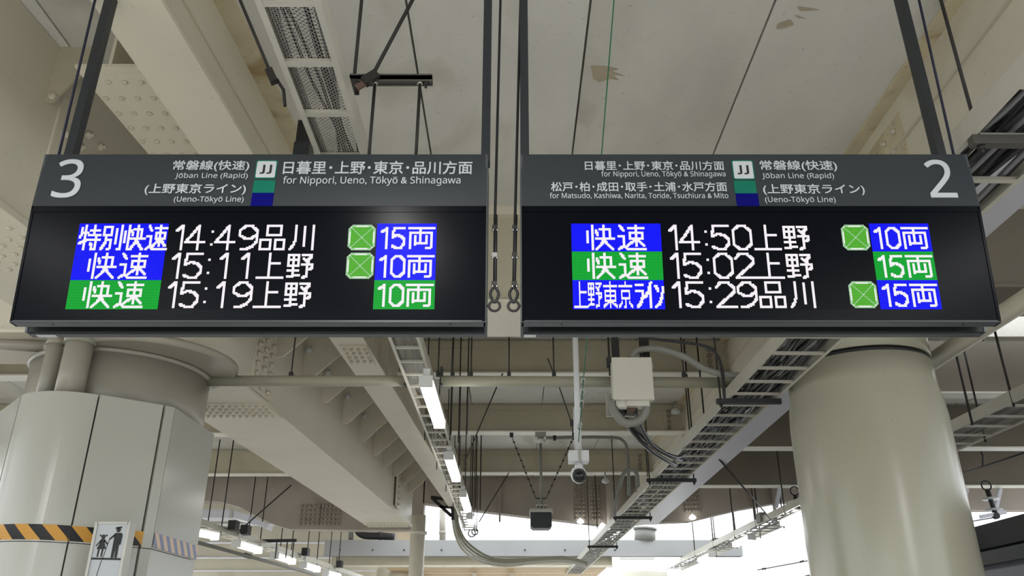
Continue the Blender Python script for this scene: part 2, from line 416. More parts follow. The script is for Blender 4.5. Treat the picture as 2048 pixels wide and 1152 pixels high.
# long right girder
gR = thing('long_girder', 'long cream girder at the right, its riveted flange under the concrete deck', 'girder', (2.8, 6, 4.2))
part('web', MB().box(2.80, 2.83, -4, 18.8, 4.2, CZ), M['cream'], gR)
part('top_flange', MB().box(2.70, 2.86, -4, 18.8, CZ-.02, CZ+.002), M['creamdirty'], gR, 'rust stained top flange')
part('weld_strip', MB().box(2.78, 2.80, -4, 18.8, 4.93, 4.95), M['boltcream'], gR)
part('bottom_flange', MB().box(2.75, 3.22, -4, 18.8, 4.17, 4.2), M['duct'], gR)
part('far_web', MB().box(3.15, 3.18, -4, 18.8, 4.2, CZ), M['cream'], gR)
pl = part('splice_plate', MB().box(2.785, 2.8, 4.9, 6.5, 4.4, 5.16), M['creamdirty'], gR, 'rust streaked splice plate')
for i in range(9):
    for j in range(5):
        inst('bolt', BXm, (2.785, 5.0+i*.16+(j % 2)*.05, 4.5+j*.14), pl)
for yb in (10.4, 13.5, 16.8):
    pl = part('splice_plate', MB().box(2.786, 2.8, yb-.42, yb-.25, 4.4, 5.2), M['cream'], gR)
    for j in range(7): inst('bolt', BXm, (2.786, yb-.335, 4.46+j*.11), pl)

# cross beams
names = ['nearest', 'second', 'third']
for k, Y in enumerate((10.07, 13.1, 16.4)):
    xl = -1.9+.0435*Y
    for side, (x0, x1, zb) in {'middle bay': (xl, 2.8, 4.83), 'right bay': (3.25, 13, 4.57), 'left bay': (-14, bx(Y)-.95, 4.80)}.items():
        b = thing('cross_beam', '%s plain olive cross beam under the deck in the %s' % (names[k], side), 'beam', ((x0+x1)/2, Y, zb))
        part('web', MB().box(x0, x1, Y, Y+.02, zb+.02, CZ), M['olive'] if side != 'right bay' else M['umber'], b)
        part('bottom_flange', MB().box(x0, x1, Y-.11, Y+.13, zb, zb+.02), M['flangelit'], b)
        if side == 'middle bay':
            part('top_edge', MB().box(x0, x1, Y-.02, Y, CZ-.09, CZ), M['olive'], b)
            for xx in (x0+.25, x1-.25):
                pl = part('splice_plate', MB().box(xx-.07, xx+.07, Y-.012, Y, zb+.06, CZ-.1), M['olive'], b)
                for j in range(4): inst('bolt', BYs, (xx, Y-.012, zb+.1+j*.085), pl)
# arched end girder
YA = 19.2
def archpart(pts, ztop=CZ+.09):
    P = [aty(u, v, YA) for u, v in pts]
    poly = P+[Vector((P[-1].x, YA, ztop)), Vector((P[0].x, YA, ztop))]
    return MB().prism(poly, (0, .35, 0))
gE = thing('arched_girder', 'brown weathered girder with a curved underside against the bright sky', 'girder', (0, YA, 4.2))
part('middle_panel', archpart([(846, 1006), (930, 1018), (1040, 1031), (1225, 1052), (1300, 1045)]), M['brown'], gE)
part('right_panel', archpart([(1300, 1045), (1380, 1042), (1482, 1018), (1570, 1003), (1700, 1003), (1850, 1010), (1930, 1020), (2060, 1020), (2350, 1020)]), M['brown'], gE)
part('left_panel', archpart([(-150, 1000), (380, 1000), (440, 1003), (480, 1014), (520, 1036), (550, 1050), (580, 1058), (720, 1060), (846, 1060)]), M['brown'], gE)
def plate_grid(u0, v0, u1, v1, nu, nv, par, Y=YA):
    a = aty(u0, v0, Y); b = aty(u1, v1, Y)
    x0, x1 = sorted((a.x, b.x)); z0, z1 = sorted((a.z, b.z))
    pl = part('splice_plate', MB().box(x0, x1, Y-.02, Y, z0, z1), M['brown'], par)
    for i in range(nu):
        for j in range(nv):
            inst('bolt', BYs, (x0+(x1-x0)*(i+.5)/nu, Y-.02, z0+(z1-z0)*(j+.5)/nv), pl)
plate_grid(1147, 962, 1172, 1042, 3, 10, gE); plate_grid(1178, 962, 1203, 1042, 3, 10, gE)
plate_grid(1365, 972, 1402, 1026, 5, 6, gE); plate_grid(600, 1008, 640, 1052, 5, 5, gE); plate_grid(643, 1008, 680, 1052, 5, 5, gE)
for u in (1000, 1235, 1500, 1540):
    a = aty(u, 960, YA)
    part('stiffener', MB().box(a.x-.02, a.x+.02, YA-.12, YA, a.z-.95, CZ), M['brown'], gE)
a = aty(1232, 1000, YA-.25)
part('drain_shaft', MB().tube([(a.x, YA-.22, a.z-.6), (a.x, YA-.22, CZ)], .22, 16), M['brown'], gE, 'dark shaft in front of the web')
# small pier left of sky gap
p = aty(831, 1075, 17.9)
pr = thing('round_pier', 'pale round pier at the end of the bracketed box girder, beside the sky gap', 'column', (p.x, 18.3, 0))
part('shaft', MB().lathe((p.x, 18.3, 0), [(.16, 0), (.16, 4.3)], 24), M['cream'], pr)
part('collar', MB().lathe((p.x, 18.3, 3.9), [(.2, 0), (.2, .06)], 24), M['cream'], pr)
# lattice of further beams at lower left
for k, (Y, zb) in enumerate(((21.8, 4.6), (24.8, 4.5), (28.0, 4.4), (31.5, 4.3), (36.0, 4.3), (41.5, 4.3), (48.0, 4.3))):
    b = thing('cross_beam', 'far pale cross beam at the lower left, number %s behind the arched girder' % k, 'beam', (-9, Y, zb))
    b['label'] = ['pale far cross beam at the lower left, first one behind the arched girder', 'pale far cross beam at the lower left, second one behind the arched girder',
                  'pale far cross beam at the lower left, third one behind the arched girder', 'pale far cross beam at the lower left, fourth one behind the arched girder',
                  'pale far cross beam at the lower left, fifth one behind the arched girder', 'pale far cross beam at the lower left, sixth one behind the arched girder', 'pale far cross beam at the lower left, farthest one behind the arched girder'][k]
    part('web', MB().box(-15, -4.6, Y, Y+.02, zb, CZ), M['cream'], b)
    part('bottom_flange', MB().box(-15, -4.6, Y-.15, Y+.17, zb-.02, zb), M['duct'], b)
d = thing('ventilation_duct', 'pale lilac duct kinking down behind the left tray lamps', 'duct', (-6, 18.0, 4.0))
q = [aty(u, v, 17.6) for u, v in ((340, 1031), (470, 1031), (505, 1040), (540, 1056))]
part('duct_body', MB().bar(q[0], q[1], .5, .16).bar(q[1], q[2], .5, .14).bar(q[2], q[3], .4, .1), M['duct'], d)
part('seam', MB().bar(q[1]+Vector((-.03, -.26, 0)), q[1]+Vector((.03, -.26, 0)), .02, .18), M['steel'], d)
# grey fascia beam and I beam below it
fb = thing('fascia_beam', 'smooth grey horizontal beam crossing the foot of the picture below the sky gap', 'beam', (0, 24, 4.0))
a0 = aty(650, 1080, 24); a1 = aty(1486, 1110, 24)
part('face', MB().box(a0.x, a1.x, 24, 24.35, aty(1000, 1112, 24).z, a0.z), M['grey'], fb)
for u in (680, 745, 808, 883, 1050, 1130, 1230):
    p = aty(u, 1100, 23.985)
    part('screw', MB().lathe(p, [(.025, 0), (.02, .02)], 8, (0, -1, 0)), M['hanger'], fb)
ib = thing('i_beam', 'cream I beam directly beneath the grey fascia beam', 'beam', (0, 24.3, 3.6))
z0 = aty(1000, 1131, 24.15).z; z1 = aty(1000, 1113, 24.15).z; xl = aty(662, 1120, 24.15).x; xr = aty(1225, 1120, 24.15).x
part('web', MB().box(xl, xr, 24.25, 24.27, z0, z1), M['olive'], ib)
part('bottom_flange', MB().box(xl, xr, 24.1, 24.42, z0-.03, z0), M['cream'], ib)
part('end_stiffener', MB().box(xl+.1, xl+.13, 24.12, 24.25, z0, z1), M['olive'], ib)
part('end_stiffener', MB().box(0.1, .13, 24.12, 24.25, z0, z1), M['olive'], ib)
cn = thing('far_canopy', 'tan slatted canopy ceiling below the I beam at the bottom edge', 'canopy', (-.5, 30, 3.7))
for i in range(26):
    y = 24.7+i*.9
    part('slat', MB().box(-3.6, 2.7, y, y+.8, 3.78+.004*(i % 2), 3.82), M['wood'], cn)
part('edge_beam', MB().bar((-1.1, 25, 3.6), (-1.4, 48, 3.6), .12, .16).bar((.0, 25, 3.6), (.0, 48, 3.6), .12, .16), M['cream'], cn)
fc = thing('round_column', 'squat clad column below the I beam near the bottom left', 'column', (-3.6, 26.5, 0))
part('casing', MB().lathe((-3.4, 26.4, 0), [(.9, 0), (.9, 3.25), (.72, 3.26), (.72, 3.9)], 32), M['cream'], fc)
part('cap', MB().box(-4.0, -2.6, 26.1, 27.1, 3.5, 3.66), M['cream'], fc)
fc = thing('clad_column', 'pale clad column foot of the picture left of the second right hand tray', 'column', (3.9, 26, 0))
part('casing', MB().lathe((3.9, 26.0, 0), [(.75, 0), (.75, 3.75)], 32), M['cream'], fc)
part('lamp_strip', MB().bar(aty(1240, 1117, 24.0), aty(1308, 1117, 24.0), .2, .05), M['lampbody'], fc)

# ------------------------------------------------------------------ columns
rc = thing('round_column', 'large glossy olive-cream round column on the right', 'column', (3.09, 7.0, 0))
part('shaft', MB().lathe((3.09, 7.0, 0), [(.655, 0), (.65, 1.5), (.645, 2.6), (.642, 3.4), (.63, 3.55), (.61, 3.66), (.605, 3.88)], 64), M['column'], rc)
part('black_joint', MB().lathe((3.09, 7.0, 3.88), [(.59, 0), (.59, .045)], 64), M['black'], rc, 'black joint ring')
part('head', MB().lathe((3.09, 7.0, 3.925), [(.605, 0), (.605, .24)], 64), M['column'], rc)
part('notice_plate', MB().quadbox([(2.9, 6.30, 1.2), (3.5, 6.34, 1.2), (3.5, 6.42, 1.2), (2.9, 6.38, 1.2), (2.9, 6.30, 2.06), (3.5, 6.34, 2.06), (3.5, 6.42, 2.06), (2.9, 6.38, 2.06)]), M['panel'], rc)

lc = thing('clad_column', 'big column at lower left, faceted glossy panels below a bare grey cylinder', 'column', (-3.5, 7.0, 0))
part('cylinder', MB().lathe((-3.585, 7.25, 3.3), [(.755, 0), (.755, .62)], 64), M['column2'], lc)
part('bearing_plate', MB().lathe((-3.25, 7.05, 3.935), [(.72, 0), (.745, .03), (.745, .06)], 64), M['column2'], lc)
part('joint_ring', MB().lathe((-3.585, 7.25, 3.9), [(.77, 0), (.79, .03)], 64), M['column2'], lc)  # flared ring in the cylinder's own grey paint
ZT = 3.465
def arc(p, q, bulge, n=26):
    p = Vector((*p, 0)); q = Vector((*q, 0)); m = (p+q)/2; d = (q-p); nrm = Vector((d.y, -d.x, 0)).normalized()
    return [p+d*(i/n)+nrm*bulge*(1-(2*i/n-1)**2) for i in range(n+1)]
casing = [('panel', [(-4.8, 7.55), (-4.40, 6.86)], 0), ('panel', [(-4.38, 6.83), (-3.92, 6.33)], 0.0), ('panel', [(-3.90, 6.31), (-3.285, 6.30)], .11),
          ('panel', [(-3.27, 6.30), (-2.885, 6.60)], 0), ('panel', [(-2.87, 6.615), (-2.82, 6.68)], 0.0), ('panel', [(-2.82, 6.69), (-2.80, 7.60)], 0), ('panel', [(-2.80, 7.61), (-3.4, 8.05)], .05), ('panel', [(-3.42, 8.05), (-4.78, 7.6)], .1)]
for nm, (p, q), b in casing:
    pts = arc(p, q, b) if b else [Vector((*p, 0)), Vector((*q, 0))]
    for zz0, zz1, ins in ((0, 2.33, .006), (2.335, ZT, 0)):
        mb = MB()
        for a, c in zip(pts[:-1], pts[1:]):
            d = (c-a).normalized(); n = Vector((-d.y, d.x, 0))
            a2 = a+n*ins; c2 = c+n*ins
            mb.quadbox([(a2.x, a2.y, zz0), (c2.x, c2.y, zz0), ((c2+n*.03).x, (c2+n*.03).y, zz0), ((a2+n*.03).x, (a2+n*.03).y, zz0),
                        (a2.x, a2.y, zz1), (c2.x, c2.y, zz1), ((c2+n*.03).x, (c2+n*.03).y, zz1), ((a2+n*.03).x, (a2+n*.03).y, zz1)])
        part('panel', mb, M['panel'], lc)
core = [(-4.74, 7.5), (-4.36, 6.9), (-3.88, 6.36), (-3.6, 6.27), (-3.29, 6.34), (-2.9, 6.65), (-2.85, 7.55), (-3.4, 8.0), (-4.7, 7.55)]
part('casing_core', MB().prism([(x, y, .02) for x, y in core], (0, 0, ZT-.03)), M['panelgap'], lc)
# hazard tape
def tapeband(p, q, b, z0, z1, n, slant, mats, name):
    pts = arc(p, q, b, 16) if b else [Vector((*p, 0)), Vector((*q, 0))]
    L = [0]
    for a, c in zip(pts[:-1], pts[1:]): L.append(L[-1]+(c-a).length)
    def P(t):
        t = max(0, min(L[-1], t))
        for i in range(len(L)-1):
            if t <= L[i+1]+1e-9:
                k = (t-L[i])/(L[i+1]-L[i]); r = pts[i].lerp(pts[i+1], k); d = (pts[i+1]-pts[i]).normalized()
                return r, Vector((d.y, -d.x, 0))
    wd = L[-1]/n
    for i in range(-2, n+1):
        mb = MB(); K = 4
        ok = False
        quads = []
        for k in range(K):
            f0, f1 = k/K, (k+1)/K
            za, zb = z0+(z1-z0)*f0, z0+(z1-z0)*f1
            A = []
            for zf, z in ((f0, za), (f1, zb)):
                s0 = i*wd+slant*(1-zf); s1 = s0+wd
                A.append((s0, s1, z))
            (a0, a1, za), (b0, b1, zb) = A
            if max(a1, b1) <= 0 or min(a0, b0) >= L[-1]: continue
            cl = lambda t: max(0, min(L[-1], t))
            if cl(a1)-cl(a0) < 1e-5 and cl(b1)-cl(b0) < 1e-5: continue
            vs = []
            for t, z in ((a0, za), (a1, za), (b1, zb), (b0, zb)):
                r, nn = P(t); vs.append(Vector((r.x, r.y, z))+nn*.003)
            n0 = len(mb.v); mb.v += vs; mb.f.append((n0, n0+1, n0+2, n0+3)); ok = True
        if ok: part('tape_stripe', mb, mats[i % 2], lc)
T0, T1 = 2.345, 2.455
tapeband((-4.38, 6.83), (-3.92, 6.33), 0, T0, T1, 6, .1, (M['black'], M['orange']), 'a')
tapeband((-3.91, 6.315), (-3.28, 6.295), .11, T0, T1, 7, .11, (M['black'], M['orange']), 'b')
tapeband((-3.28, 6.295), (-2.87, 6.615), 0, T0, T1, 5, .11, (M['orange'], M['black']), 'c')
tapeband((-2.815, 6.69), (-2.795, 7.60), 0, T0, T1, 13, .09, (M['peach'], M['blueg']), 'd')
# pictogram sign
ps = thing('pictogram_sign', 'white sign on the left column with black girl and man with cane pictogram', 'sign', tuple(aty(213, 1152, 6.2)-Vector((0, 0, .4))))
YS = 6.2
a = aty(196, 1048, YS); b = aty(257, 1052, YS)
x0, x1, zt = a.x, b.x, a.z
part('frame', MB().box(x0-.016, x1+.016, YS, YS+.09, zt-.75, zt+.014).box(x0-.016, x0+.004, YS-.014, YS, zt-.75, zt+.014).box(x1-.004, x1+.016, YS-.014, YS, zt-.75, zt+.014).box(x0, x1, YS-.014, YS, zt-.002, zt+.014), M['steel'], ps)
part('fixing_arm', MB().box(x0+.04, x0+.08, YS+.09, YS+.3, zt-.5, zt-.45).box(x0+.04, x0+.08, YS+.09, YS+.3, zt-.2, zt-.15), M['steel'], ps)
part('face', MB().box(x0+.002, x1-.002, YS-.004, YS, zt-.74, zt-.002), M['white'], ps)
W = x1-x0
def pic(polys, y):
    mb = MB()
    for poly in polys:
        n0 = len(mb.v); mb.v += [Vector((x0+W*px, y, zt-W*py)) for px, py in poly]; mb.f.append(tuple(range(n0, n0+len(poly))))
    return mb
def circ(cx, cy, r, n=14): return [(cx+r*math.cos(2*math.pi*i/n), cy+r*math.sin(2*math.pi*i/n)) for i in range(n)]
yy = YS-.006
part('girl_pictogram', pic([circ(.27, .40, .07), circ(.17, .36, .03), circ(.37, .36, .03), [(.21, .47), (.33, .47), (.35, .6), (.42, .78), (.12, .78), (.19, .6)],
     [(.21, .48), (.24, .52), (.1, .70), (.07, .68)], [(.33, .48), (.30, .52), (.44, .66), (.47, .63)], [(.17, .78), (.23, .78), (.22, 1.02), (.17, 1.02)], [(.29, .78), (.35, .78), (.34, 1.02), (.29, 1.02)]], yy), M['black'], ps)
part('man_pictogram', pic([circ(.72, .19, .075), [(.63, .10), (.81, .08), (.82, .13), (.60, .16)], [(.62, .28), (.84, .28), (.88, .36), (.87, .64), (.82, .66), (.82, 1.05), (.74, 1.05), (.73, .7), (.71, 1.05), (.62, 1.05), (.62, .5)],
     [(.63, .30), (.65, .38), (.49, .50), (.46, .46)]], yy), M['black'], ps)
part('cane_pictogram', pic([[(.47, .47), (.49, .47), (.38, 1.10), (.36, 1.10)], [(.34, 1.12), (.36, 1.12), (.27, 1.8), (.25, 1.8)]], yy), M['black'], ps)
part('ground_line_pictogram', pic([[(.02, 1.04), (.96, 1.06), (.96, 1.12), (.02, 1.10)]], yy), M['black'], ps)
# pipes by the column
dp = thing('drain_pipe', 'thick grey drain pipe with a collar standing before the left column head', 'pipe', (-3.56, 6.365, 3.3))
part('shaft', MB().tube([(-3.56, 6.365, 3.3), (-3.56, 6.365, 4.07)], .108, 20), M['column2'], dp)
part('collar', MB().tube([(-3.56, 6.365, 3.91), (-3.56, 6.365, 4.08)], .122, 20), M['column2'], dp)
dp = thing('drain_pipe', 'thinner drain pipe left of the collared one at the left column', 'pipe', (-3.75, 6.4, 3.3))
part('shaft', MB().tube([(-3.83, 6.50, 3.3), (-3.83, 6.50, 4.07)], .07, 16), M['column2'], dp)
part('collar', MB().tube([(-3.83, 6.50, 3.95), (-3.83, 6.50, 4.0)], .08, 16), M['column2'], dp)
hp_ = thing('wall_pipe', 'grey horizontal pipe entering from the left edge above the clad column', 'pipe', (-4.6, 6.2, 3.8))
part('shaft', MB().tube([aty(-60, 686, 6.7), aty(106, 694, 6.7)], .05, 16), M['column2'], hp_)
part('coupling', MB().tube([aty(94, 693.5, 6.7), aty(106, 694, 6.7)], .056, 16), M['column2'], hp_)

# ------------------------------------------------------------------ trays
def tray(name, label, loc, xa, ya, xb, yb, wd, z, rail=.1, pitch=.38, mesh_to=None, rungw=.035, ph=0., ry1=None, rmat='tray', gapy=None):
    t = thing(name, label, 'cable tray', loc)
    d = Vector((xb-xa, yb-ya, 0)); L = d.length; d.normalize(); n = Vector((d.y, -d.x, 0))
    A = Vector((xa, ya, z)); B = Vector((xb, yb, z))
    for s in (-1, 1):
        o = n*(s*(wd/2-.012))
        mb = MB().bar(A+o+Vector((0, 0, rail/2)), B+o+Vector((0, 0, rail/2)), .004, rail)
        o2 = n*(s*(wd/2-.022))
        mb.bar(A+o2, B+o2, .026, .005).bar(A+o2+Vector((0, 0, rail)), B+o2+Vector((0, 0, rail)), .026, .005)
        part('side_rail', mb, M[rmat], t)
    me = None; k = 0; y = ph
    rm = MB().bar(-n*(wd/2-.02), n*(wd/2-.02), rungw, .018).mesh('rung', m=M[rmat])
    while y < L and k < 90:
        inst('rung', rm, A+d*y+Vector((0, 0, .011)), t); y += pitch; k += 1
    if mesh_to:
        mb = MB(); ds = .021; Lm = mesh_to; hw = wd/2-.03; slope = .55
        for sg in (-1, 1):
            s = -hw*2*slope
            while s < Lm:
                p0 = A+d*s+n*(-hw*sg); p1 = A+d*(s+2*hw/slope*0.5)+n*(hw*sg)
                zz = Vector((0, 0, .022))
                e = d*.0034
                n0 = len(mb.v); mb.v += [p0-e+zz, p0+e+zz, p1+e+zz, p1-e+zz]; mb.f.append((n0, n0+1, n0+2, n0+3))
                s += ds
        part('expanded_mesh', mb, M['steel'], t, kind='stuff')
    return t, A, B, d, n
def cables(t, A, B, d, n, wd, num, m, seed=1, z=.03, wob=.05, r=.011, step=.35):
    rnd = random.Random(seed); L = (B-A).length
    for i in range(num):
        base = -wd/2+.05+(wd-.1)*(i+.5)/num; pts = []; y = 0; ph = rnd.uniform(0, 6); fr = rnd.uniform(1.0, 2.6)
        while y <= L:
            o = base+wob*math.sin(fr*y+ph)+rnd.uniform(-.25, .25)*wob
            o = max(-wd/2+.03, min(wd/2-.03, o))
            pts.append(A+d*y+n*o+Vector((0, 0, z+.02*rnd.random()+.012*(i % 3)))); y += step
        part('cable', MB().tube(pts, r*rnd.uniform(.8, 1.25), 5), m if i % 4 else M['cable2'], t)

# left tray (expanded metal) with lamps
ZL = 1.6+2.2
tl, A, B, d, n = tray('cable_tray', 'left cable tray with expanded metal bottom and tube lamps, above the 3 board', (-.83, 6, ZL), -.83, -2.0, -.83, 17.0, .26, ZL, .09, .345, mesh_to=9.2, rungw=.034, ph=4.36-3*.345-3*.345)
cables(tl, A, Vector((-.83, 11, ZL)), d, n, .26, 7, M['cable'], 3, wob=.05, r=.009, z=.045)
for (X, Y, s) in [(-1.0, .6, 1), (-.66, .6, 1)]:
    part('hanger_rod', MB().tube([(X, Y, ZL-.06), (X, Y, CZ)], .008, 6), M['rod'], tl)
for Y in (9.0, 10.6, 12.2, 13.8, 15.2, 16.6):
    for X in (-.97, -.69):
        part('hanger_rod', MB().tube([(X, Y, ZL-.06), (X, Y, CZ)], .007, 6), M['rod'], tl)
def lamp(name, label, p0, p1, wdt=.11, hgt=.07, group=None):
    p0 = Vector(p0); p1 = Vector(p1)
    t = thing(name, label, 'lamp', tuple((p0+p1)/2), group)
    part('housing', MB().bar(p0+Vector((0, 0, hgt*.5)), p1+Vector((0, 0, hgt*.5)), wdt*.8, hgt*.6), M['lampbody'], t)
    part('diffuser', MB().bar(p0-Vector((0, 0, 0)), p1, wdt, hgt*.75), M['lamp'], t)
    dd = (p1-p0).normalized()
    part('end_cap', MB().bar(p0-dd*.04, p0, wdt*1.05, hgt*1.3), M['lampbody'], t)
    part('end_cap', MB().bar(p1, p1+dd*.03, wdt*1.05, hgt*1.3), M['lampbody'], t)
    return t
lz = ZL-.12
for nm, (ua, va), (ub, vb) in (('nearest tube lamp under the left cable tray, in the middle of the picture', (856, 764), (876, 848)),
                               ('second tube lamp along the left cable tray', (899, 912), (911, 957)),
                               ('third tube lamp along the left cable tray', (926, 988), (935, 1019)),
                               ('fourth and farthest small tube lamp along the left cable tray', (938, 1033), (944, 1044))):
    a = atz(ua, va, lz); b = atz(ub, vb, lz); xm = (a.x+b.x)/2-.0
    t = lamp('tube_lamp', nm, (xm, a.y, lz), (xm, b.y, lz), .11)
    part('hanging_bracket', MB().box(xm-.03, xm+.03, a.y, a.y+.03, lz+.03, ZL).box(xm-.03, xm+.03, b.y-.03, b.y, lz+.03, ZL), M['lampbody'], t)
lamp('tube_lamp', 'tube lamp of the left tray above the viewer, outside the frame', (-.74, .7, lz), (-.74, 1.95, lz), .11)
part('brace_rod', MB().tube([(-.12, 9.97, 4.83), (-.62, 10.6, ZL+.02)], .009, 6), M['rod'], tl)
part('brace_rod', MB().tube([aty(1018, 945, 16.3), aty(958, 1044, 16.3)], .011, 6), M['rod'], tl)
part('end_coil', MB().torus((-.80, 16.9, ZL-.05), .07, .012, 'y').torus((-.74, 16.9, ZL-.02), .06, .012, 'y'), M['cable'], tl)
# brackets, braces at the top left
sx = thing('strut_channel', 'short dark strut channel left of the middle tube, hung on rods above the board', 'channel', (-.46, 3.075, 4.0))
pa = aty(700, 160, 3.075); pb = aty(865, 160, 3.075)
part('channel', MB().box(pa.x, pb.x, 3.055, 3.095, pa.z-.012, pa.z+.012).box(pa.x, pb.x, 3.055, 3.06, pa.z-.02, pa.z+.02).box(pa.x, pb.x, 3.09, 3.095, pa.z-.02, pa.z+.02), M['dirtysteel'], sx)
for u in (750, 840):
    q = aty(u, 165, 3.075)
    part('hanger_rod', MB().tube([(q.x, 3.075, 3.555), (q.x, 3.075, q.z+.01)], .0075, 6), M['rod'], sx)
    part('nut', MB().lathe((q.x, 3.075, q.z-.012), [(.014, 0), (.014, .02)], 6), M['steel'], sx)
q = aty(852, 165, 3.075)
part('bolt', MB().lathe((q.x, 3.075, q.z-.03), [(.006, 0), (.006, .02), (.014, .02), (.014, .035)], 6), M['rod'], sx)
q = aty(706, 180, 3.075)
part('hanger_rod', MB().tube([(q.x, 3.075, q.z-.08), (q.x, 3.075, CZ)], .0085, 6), M['rod'], sx)
part('clamp', MB().box(q.x-.025, q.x+.025, 3.05, 3.10, q.z-.01, q.z+.045).box(q.x-.018, q.x+.018, 3.045, 3.05, q.z-.06, q.z+.02), M['rod'], sx)
q1 = aty(741, 158, 3.05); q2 = aty(825, 0, 3.05)
part('brace_rod', MB().tube([q1+(q1-q2)*.07, q2, q2+(q2-q1)*1.0], .009, 6), M['rod'], sx)
part('brace_joint', MB().bar(q1+Vector((-.03, 0, -.02)), q1+Vector((.03, 0, .03)), .03, .045), M['rod'], sx)
part('link_plate', MB().bar(aty(712, 176, 3.05), aty(741, 160, 3.05), .012, .03), mat('rusty_plate', s8(96, 74, 62), .7), sx)
lb = thing('brace_rod_assembly', 'dark slanting brace rod ending in a clevis at the upper left of the cable tray', 'rod', tuple(aty(545, 150, 3.0)))
q1 = aty(541, 146, 3.0); q2 = aty(480, 0, 3.0)
part('rod', MB().tube([q1, q2, q2+(q2-q1)*.6], .0085, 6), M['rod'], lb)
part('clevis', MB().bar(aty(538, 140, 3.0), aty(549, 165, 3.0), .03, .035), M['rod'], lb)
part('stud', MB().tube([aty(553, 158, 3.0), aty(567, 180, 3.0), aty(570, 212, 3.0)], .008, 6), M['rod'], lb)
bk = thing('black_box', 'small black box tucked between the left girder and the expanded metal tray', 'box', tuple(aty(605, 290, 4.2)))
part('body', MB().box(aty(590, 290, 4.4).x, aty(618, 290, 4.4).x, 4.4, 4.5, aty(600, 285, 4.4).z, aty(600, 240, 4.4).z), M['black'], bk)
part('lid', MB().box(aty(590, 290, 4.4).x-.005, aty(618, 290, 4.4).x+.005, 4.39, 4.51, aty(600, 312, 4.4).z, aty(600, 285, 4.4).z), M['pole'], bk)

# right tray, full of cables
ZR = 3.7
tr, A, B, d, n = tray('ladder_tray', 'right ladder tray packed with black cables, running diagonally past the round column', (2.19, 7, ZR), 2.31, .8, 1.82, 26, .47, ZR, .1, .365, rungw=.035, ph=.1)
cables(tr, A, B, d, n, .47, 15, M['cable'], 5, wob=.06, r=.014, step=.3, z=.035)
cables(tr, A+Vector((0, 0, .04)), Vector((2.092, 12, ZR+.04)), d, n, .47, 12, M['cable'], 8, wob=.09, r=.014, step=.22, z=.035)
for Y in (3.07, 7.22, 10.97, 14.3, 18.5):
    xc = 2.31-.01944*(Y-.8); x0 = xc-.33 if Y > 4 else 2.04; x1 = xc+.33 if Y != 7.22 else 2.44
    part('hanger_bar', MB().box(x0, x1, Y-.022, Y+.022, ZR-.05, ZR-.004), M['hanger'] if Y > 4 else M['dirtysteel'], tr)
    for X in (x0+.04, x1-.03):
        if X > 2.4 and 6.2 < Y < 7.5: continue
        part('hanger_rod', MB().tube([(X, Y, ZR-.09), (X, Y, CZ)], .009, 6), M['rod'], tr)
        part('nut', MB().lathe((X, Y, ZR-.07), [(.018, 0), (.018, .02)], 6), M['rod'], tr)
# second right tray beyond girder
ZD = 3.9
td, A, B, d, n = tray('ladder_tray', 'second ladder tray farther right, seen both sides of the round column', (5.3, 12, ZD), 5.42, 4.0, 5.0, 27.0, .6, ZD, .12, .42, mesh_to=7, rungw=.05)
cables(td, A, B, d, n, .6, 6, M['cable'], 9, wob=.05, r=.014, step=.6, z=.05)
for k, Y in enumerate((8.05, 9.6, 13.5, 15.2, 17.0, 18.6, 20.5, 22.5)):
    x = 5.42-.42*(Y-4)/23
    for X in (x-.28, x+.28):
        part('hanger_rod', MB().tube([(X, Y, ZD-.04), (X, Y, CZ)], .014, 6), M['rod'], td)
for (ua, va, ub, vb) in ((1438, 918, 1545, 1042),):
    part('brace_rod', MB().tube([aty(ua, va, 12.0), atx(ub, vb, 4.9)], .016, 6), M['rod'], td)
for Y in (12.8, 16.5, 20.5):
    part('junction_box', MB().box(4.86, 4.99, Y, Y+.3, ZD+.02, ZD+.2), M['conduit'], td)
for k, Y in enumerate((11.3, 14.6, 18.0, 21.5)):
    x = 5.42-.42*(Y-4)/23-.1
    lamp('tube_lamp', 'tube lamp under the second right tray, %s from the round column' % ('nearest', 'second', 'third', 'fourth')[k], (x, Y, ZD-.09), (x, Y+1.3, ZD-.09), .16, .09)
# lower left tray with lamps
ZE = 3.6
te, A, B, d, n = tray('ladder_tray', 'lower left ladder tray with a row of tube lamps behind the clad column', (-5.5, 14, ZE), -6.15, 6.0, -4.6, 27.0, .3, ZE, .1, .42, rungw=.05)
for k, Y in enumerate((10.5, 13.0, 15.5, 17.5, 19.5, 21.5, 23.5)):
    x = -6.15+1.55*(Y-6)/21
    for X in (x-.13, x+.13):
        part('hanger_rod', MB().tube([(X, Y, ZE-.03), (X, Y, CZ)], .012, 6), M['rod'], te)
part('brace_rod', MB().tube([aty(583, 970, 16.5), aty(478, 1062, 16.5)], .014, 6), M['rod'], te)
for Y in (15.6, 16.2, 20.0, 23.0):
    x = -6.15+1.55*(Y-6)/21+.2
    part('junction_box', MB().box(x, x+.14, Y, Y+.25, ZE+.05, ZE+.22), M['hanger'], te)
for k, (ua, va, ub, vb) in enumerate(((372, 1062, 430, 1073), (473, 1088, 516, 1101), (550, 1112, 584, 1123), (607, 1131, 634, 1139), (652, 1147, 676, 1153))):
    a = atz(ua, va, 3.45); b = atz(ub, vb, 3.45)
    _l = lamp('tube_lamp', '%s tube lamp of the lower left tray, counting from the clad column' % ('first', 'second', 'third', 'fourth', 'fifth')[k], a, b, .17, .1)
    part('hanging_bracket', MB().box(a.x-.02, a.x+.02, a.y+.1, a.y+.14, 3.5, 3.66), M['lampbody'], _l)
sp = thing('steel_pipe', 'thin dark pipe running below the lower left tray lamps', 'pipe', (-5, 16, 3.3))
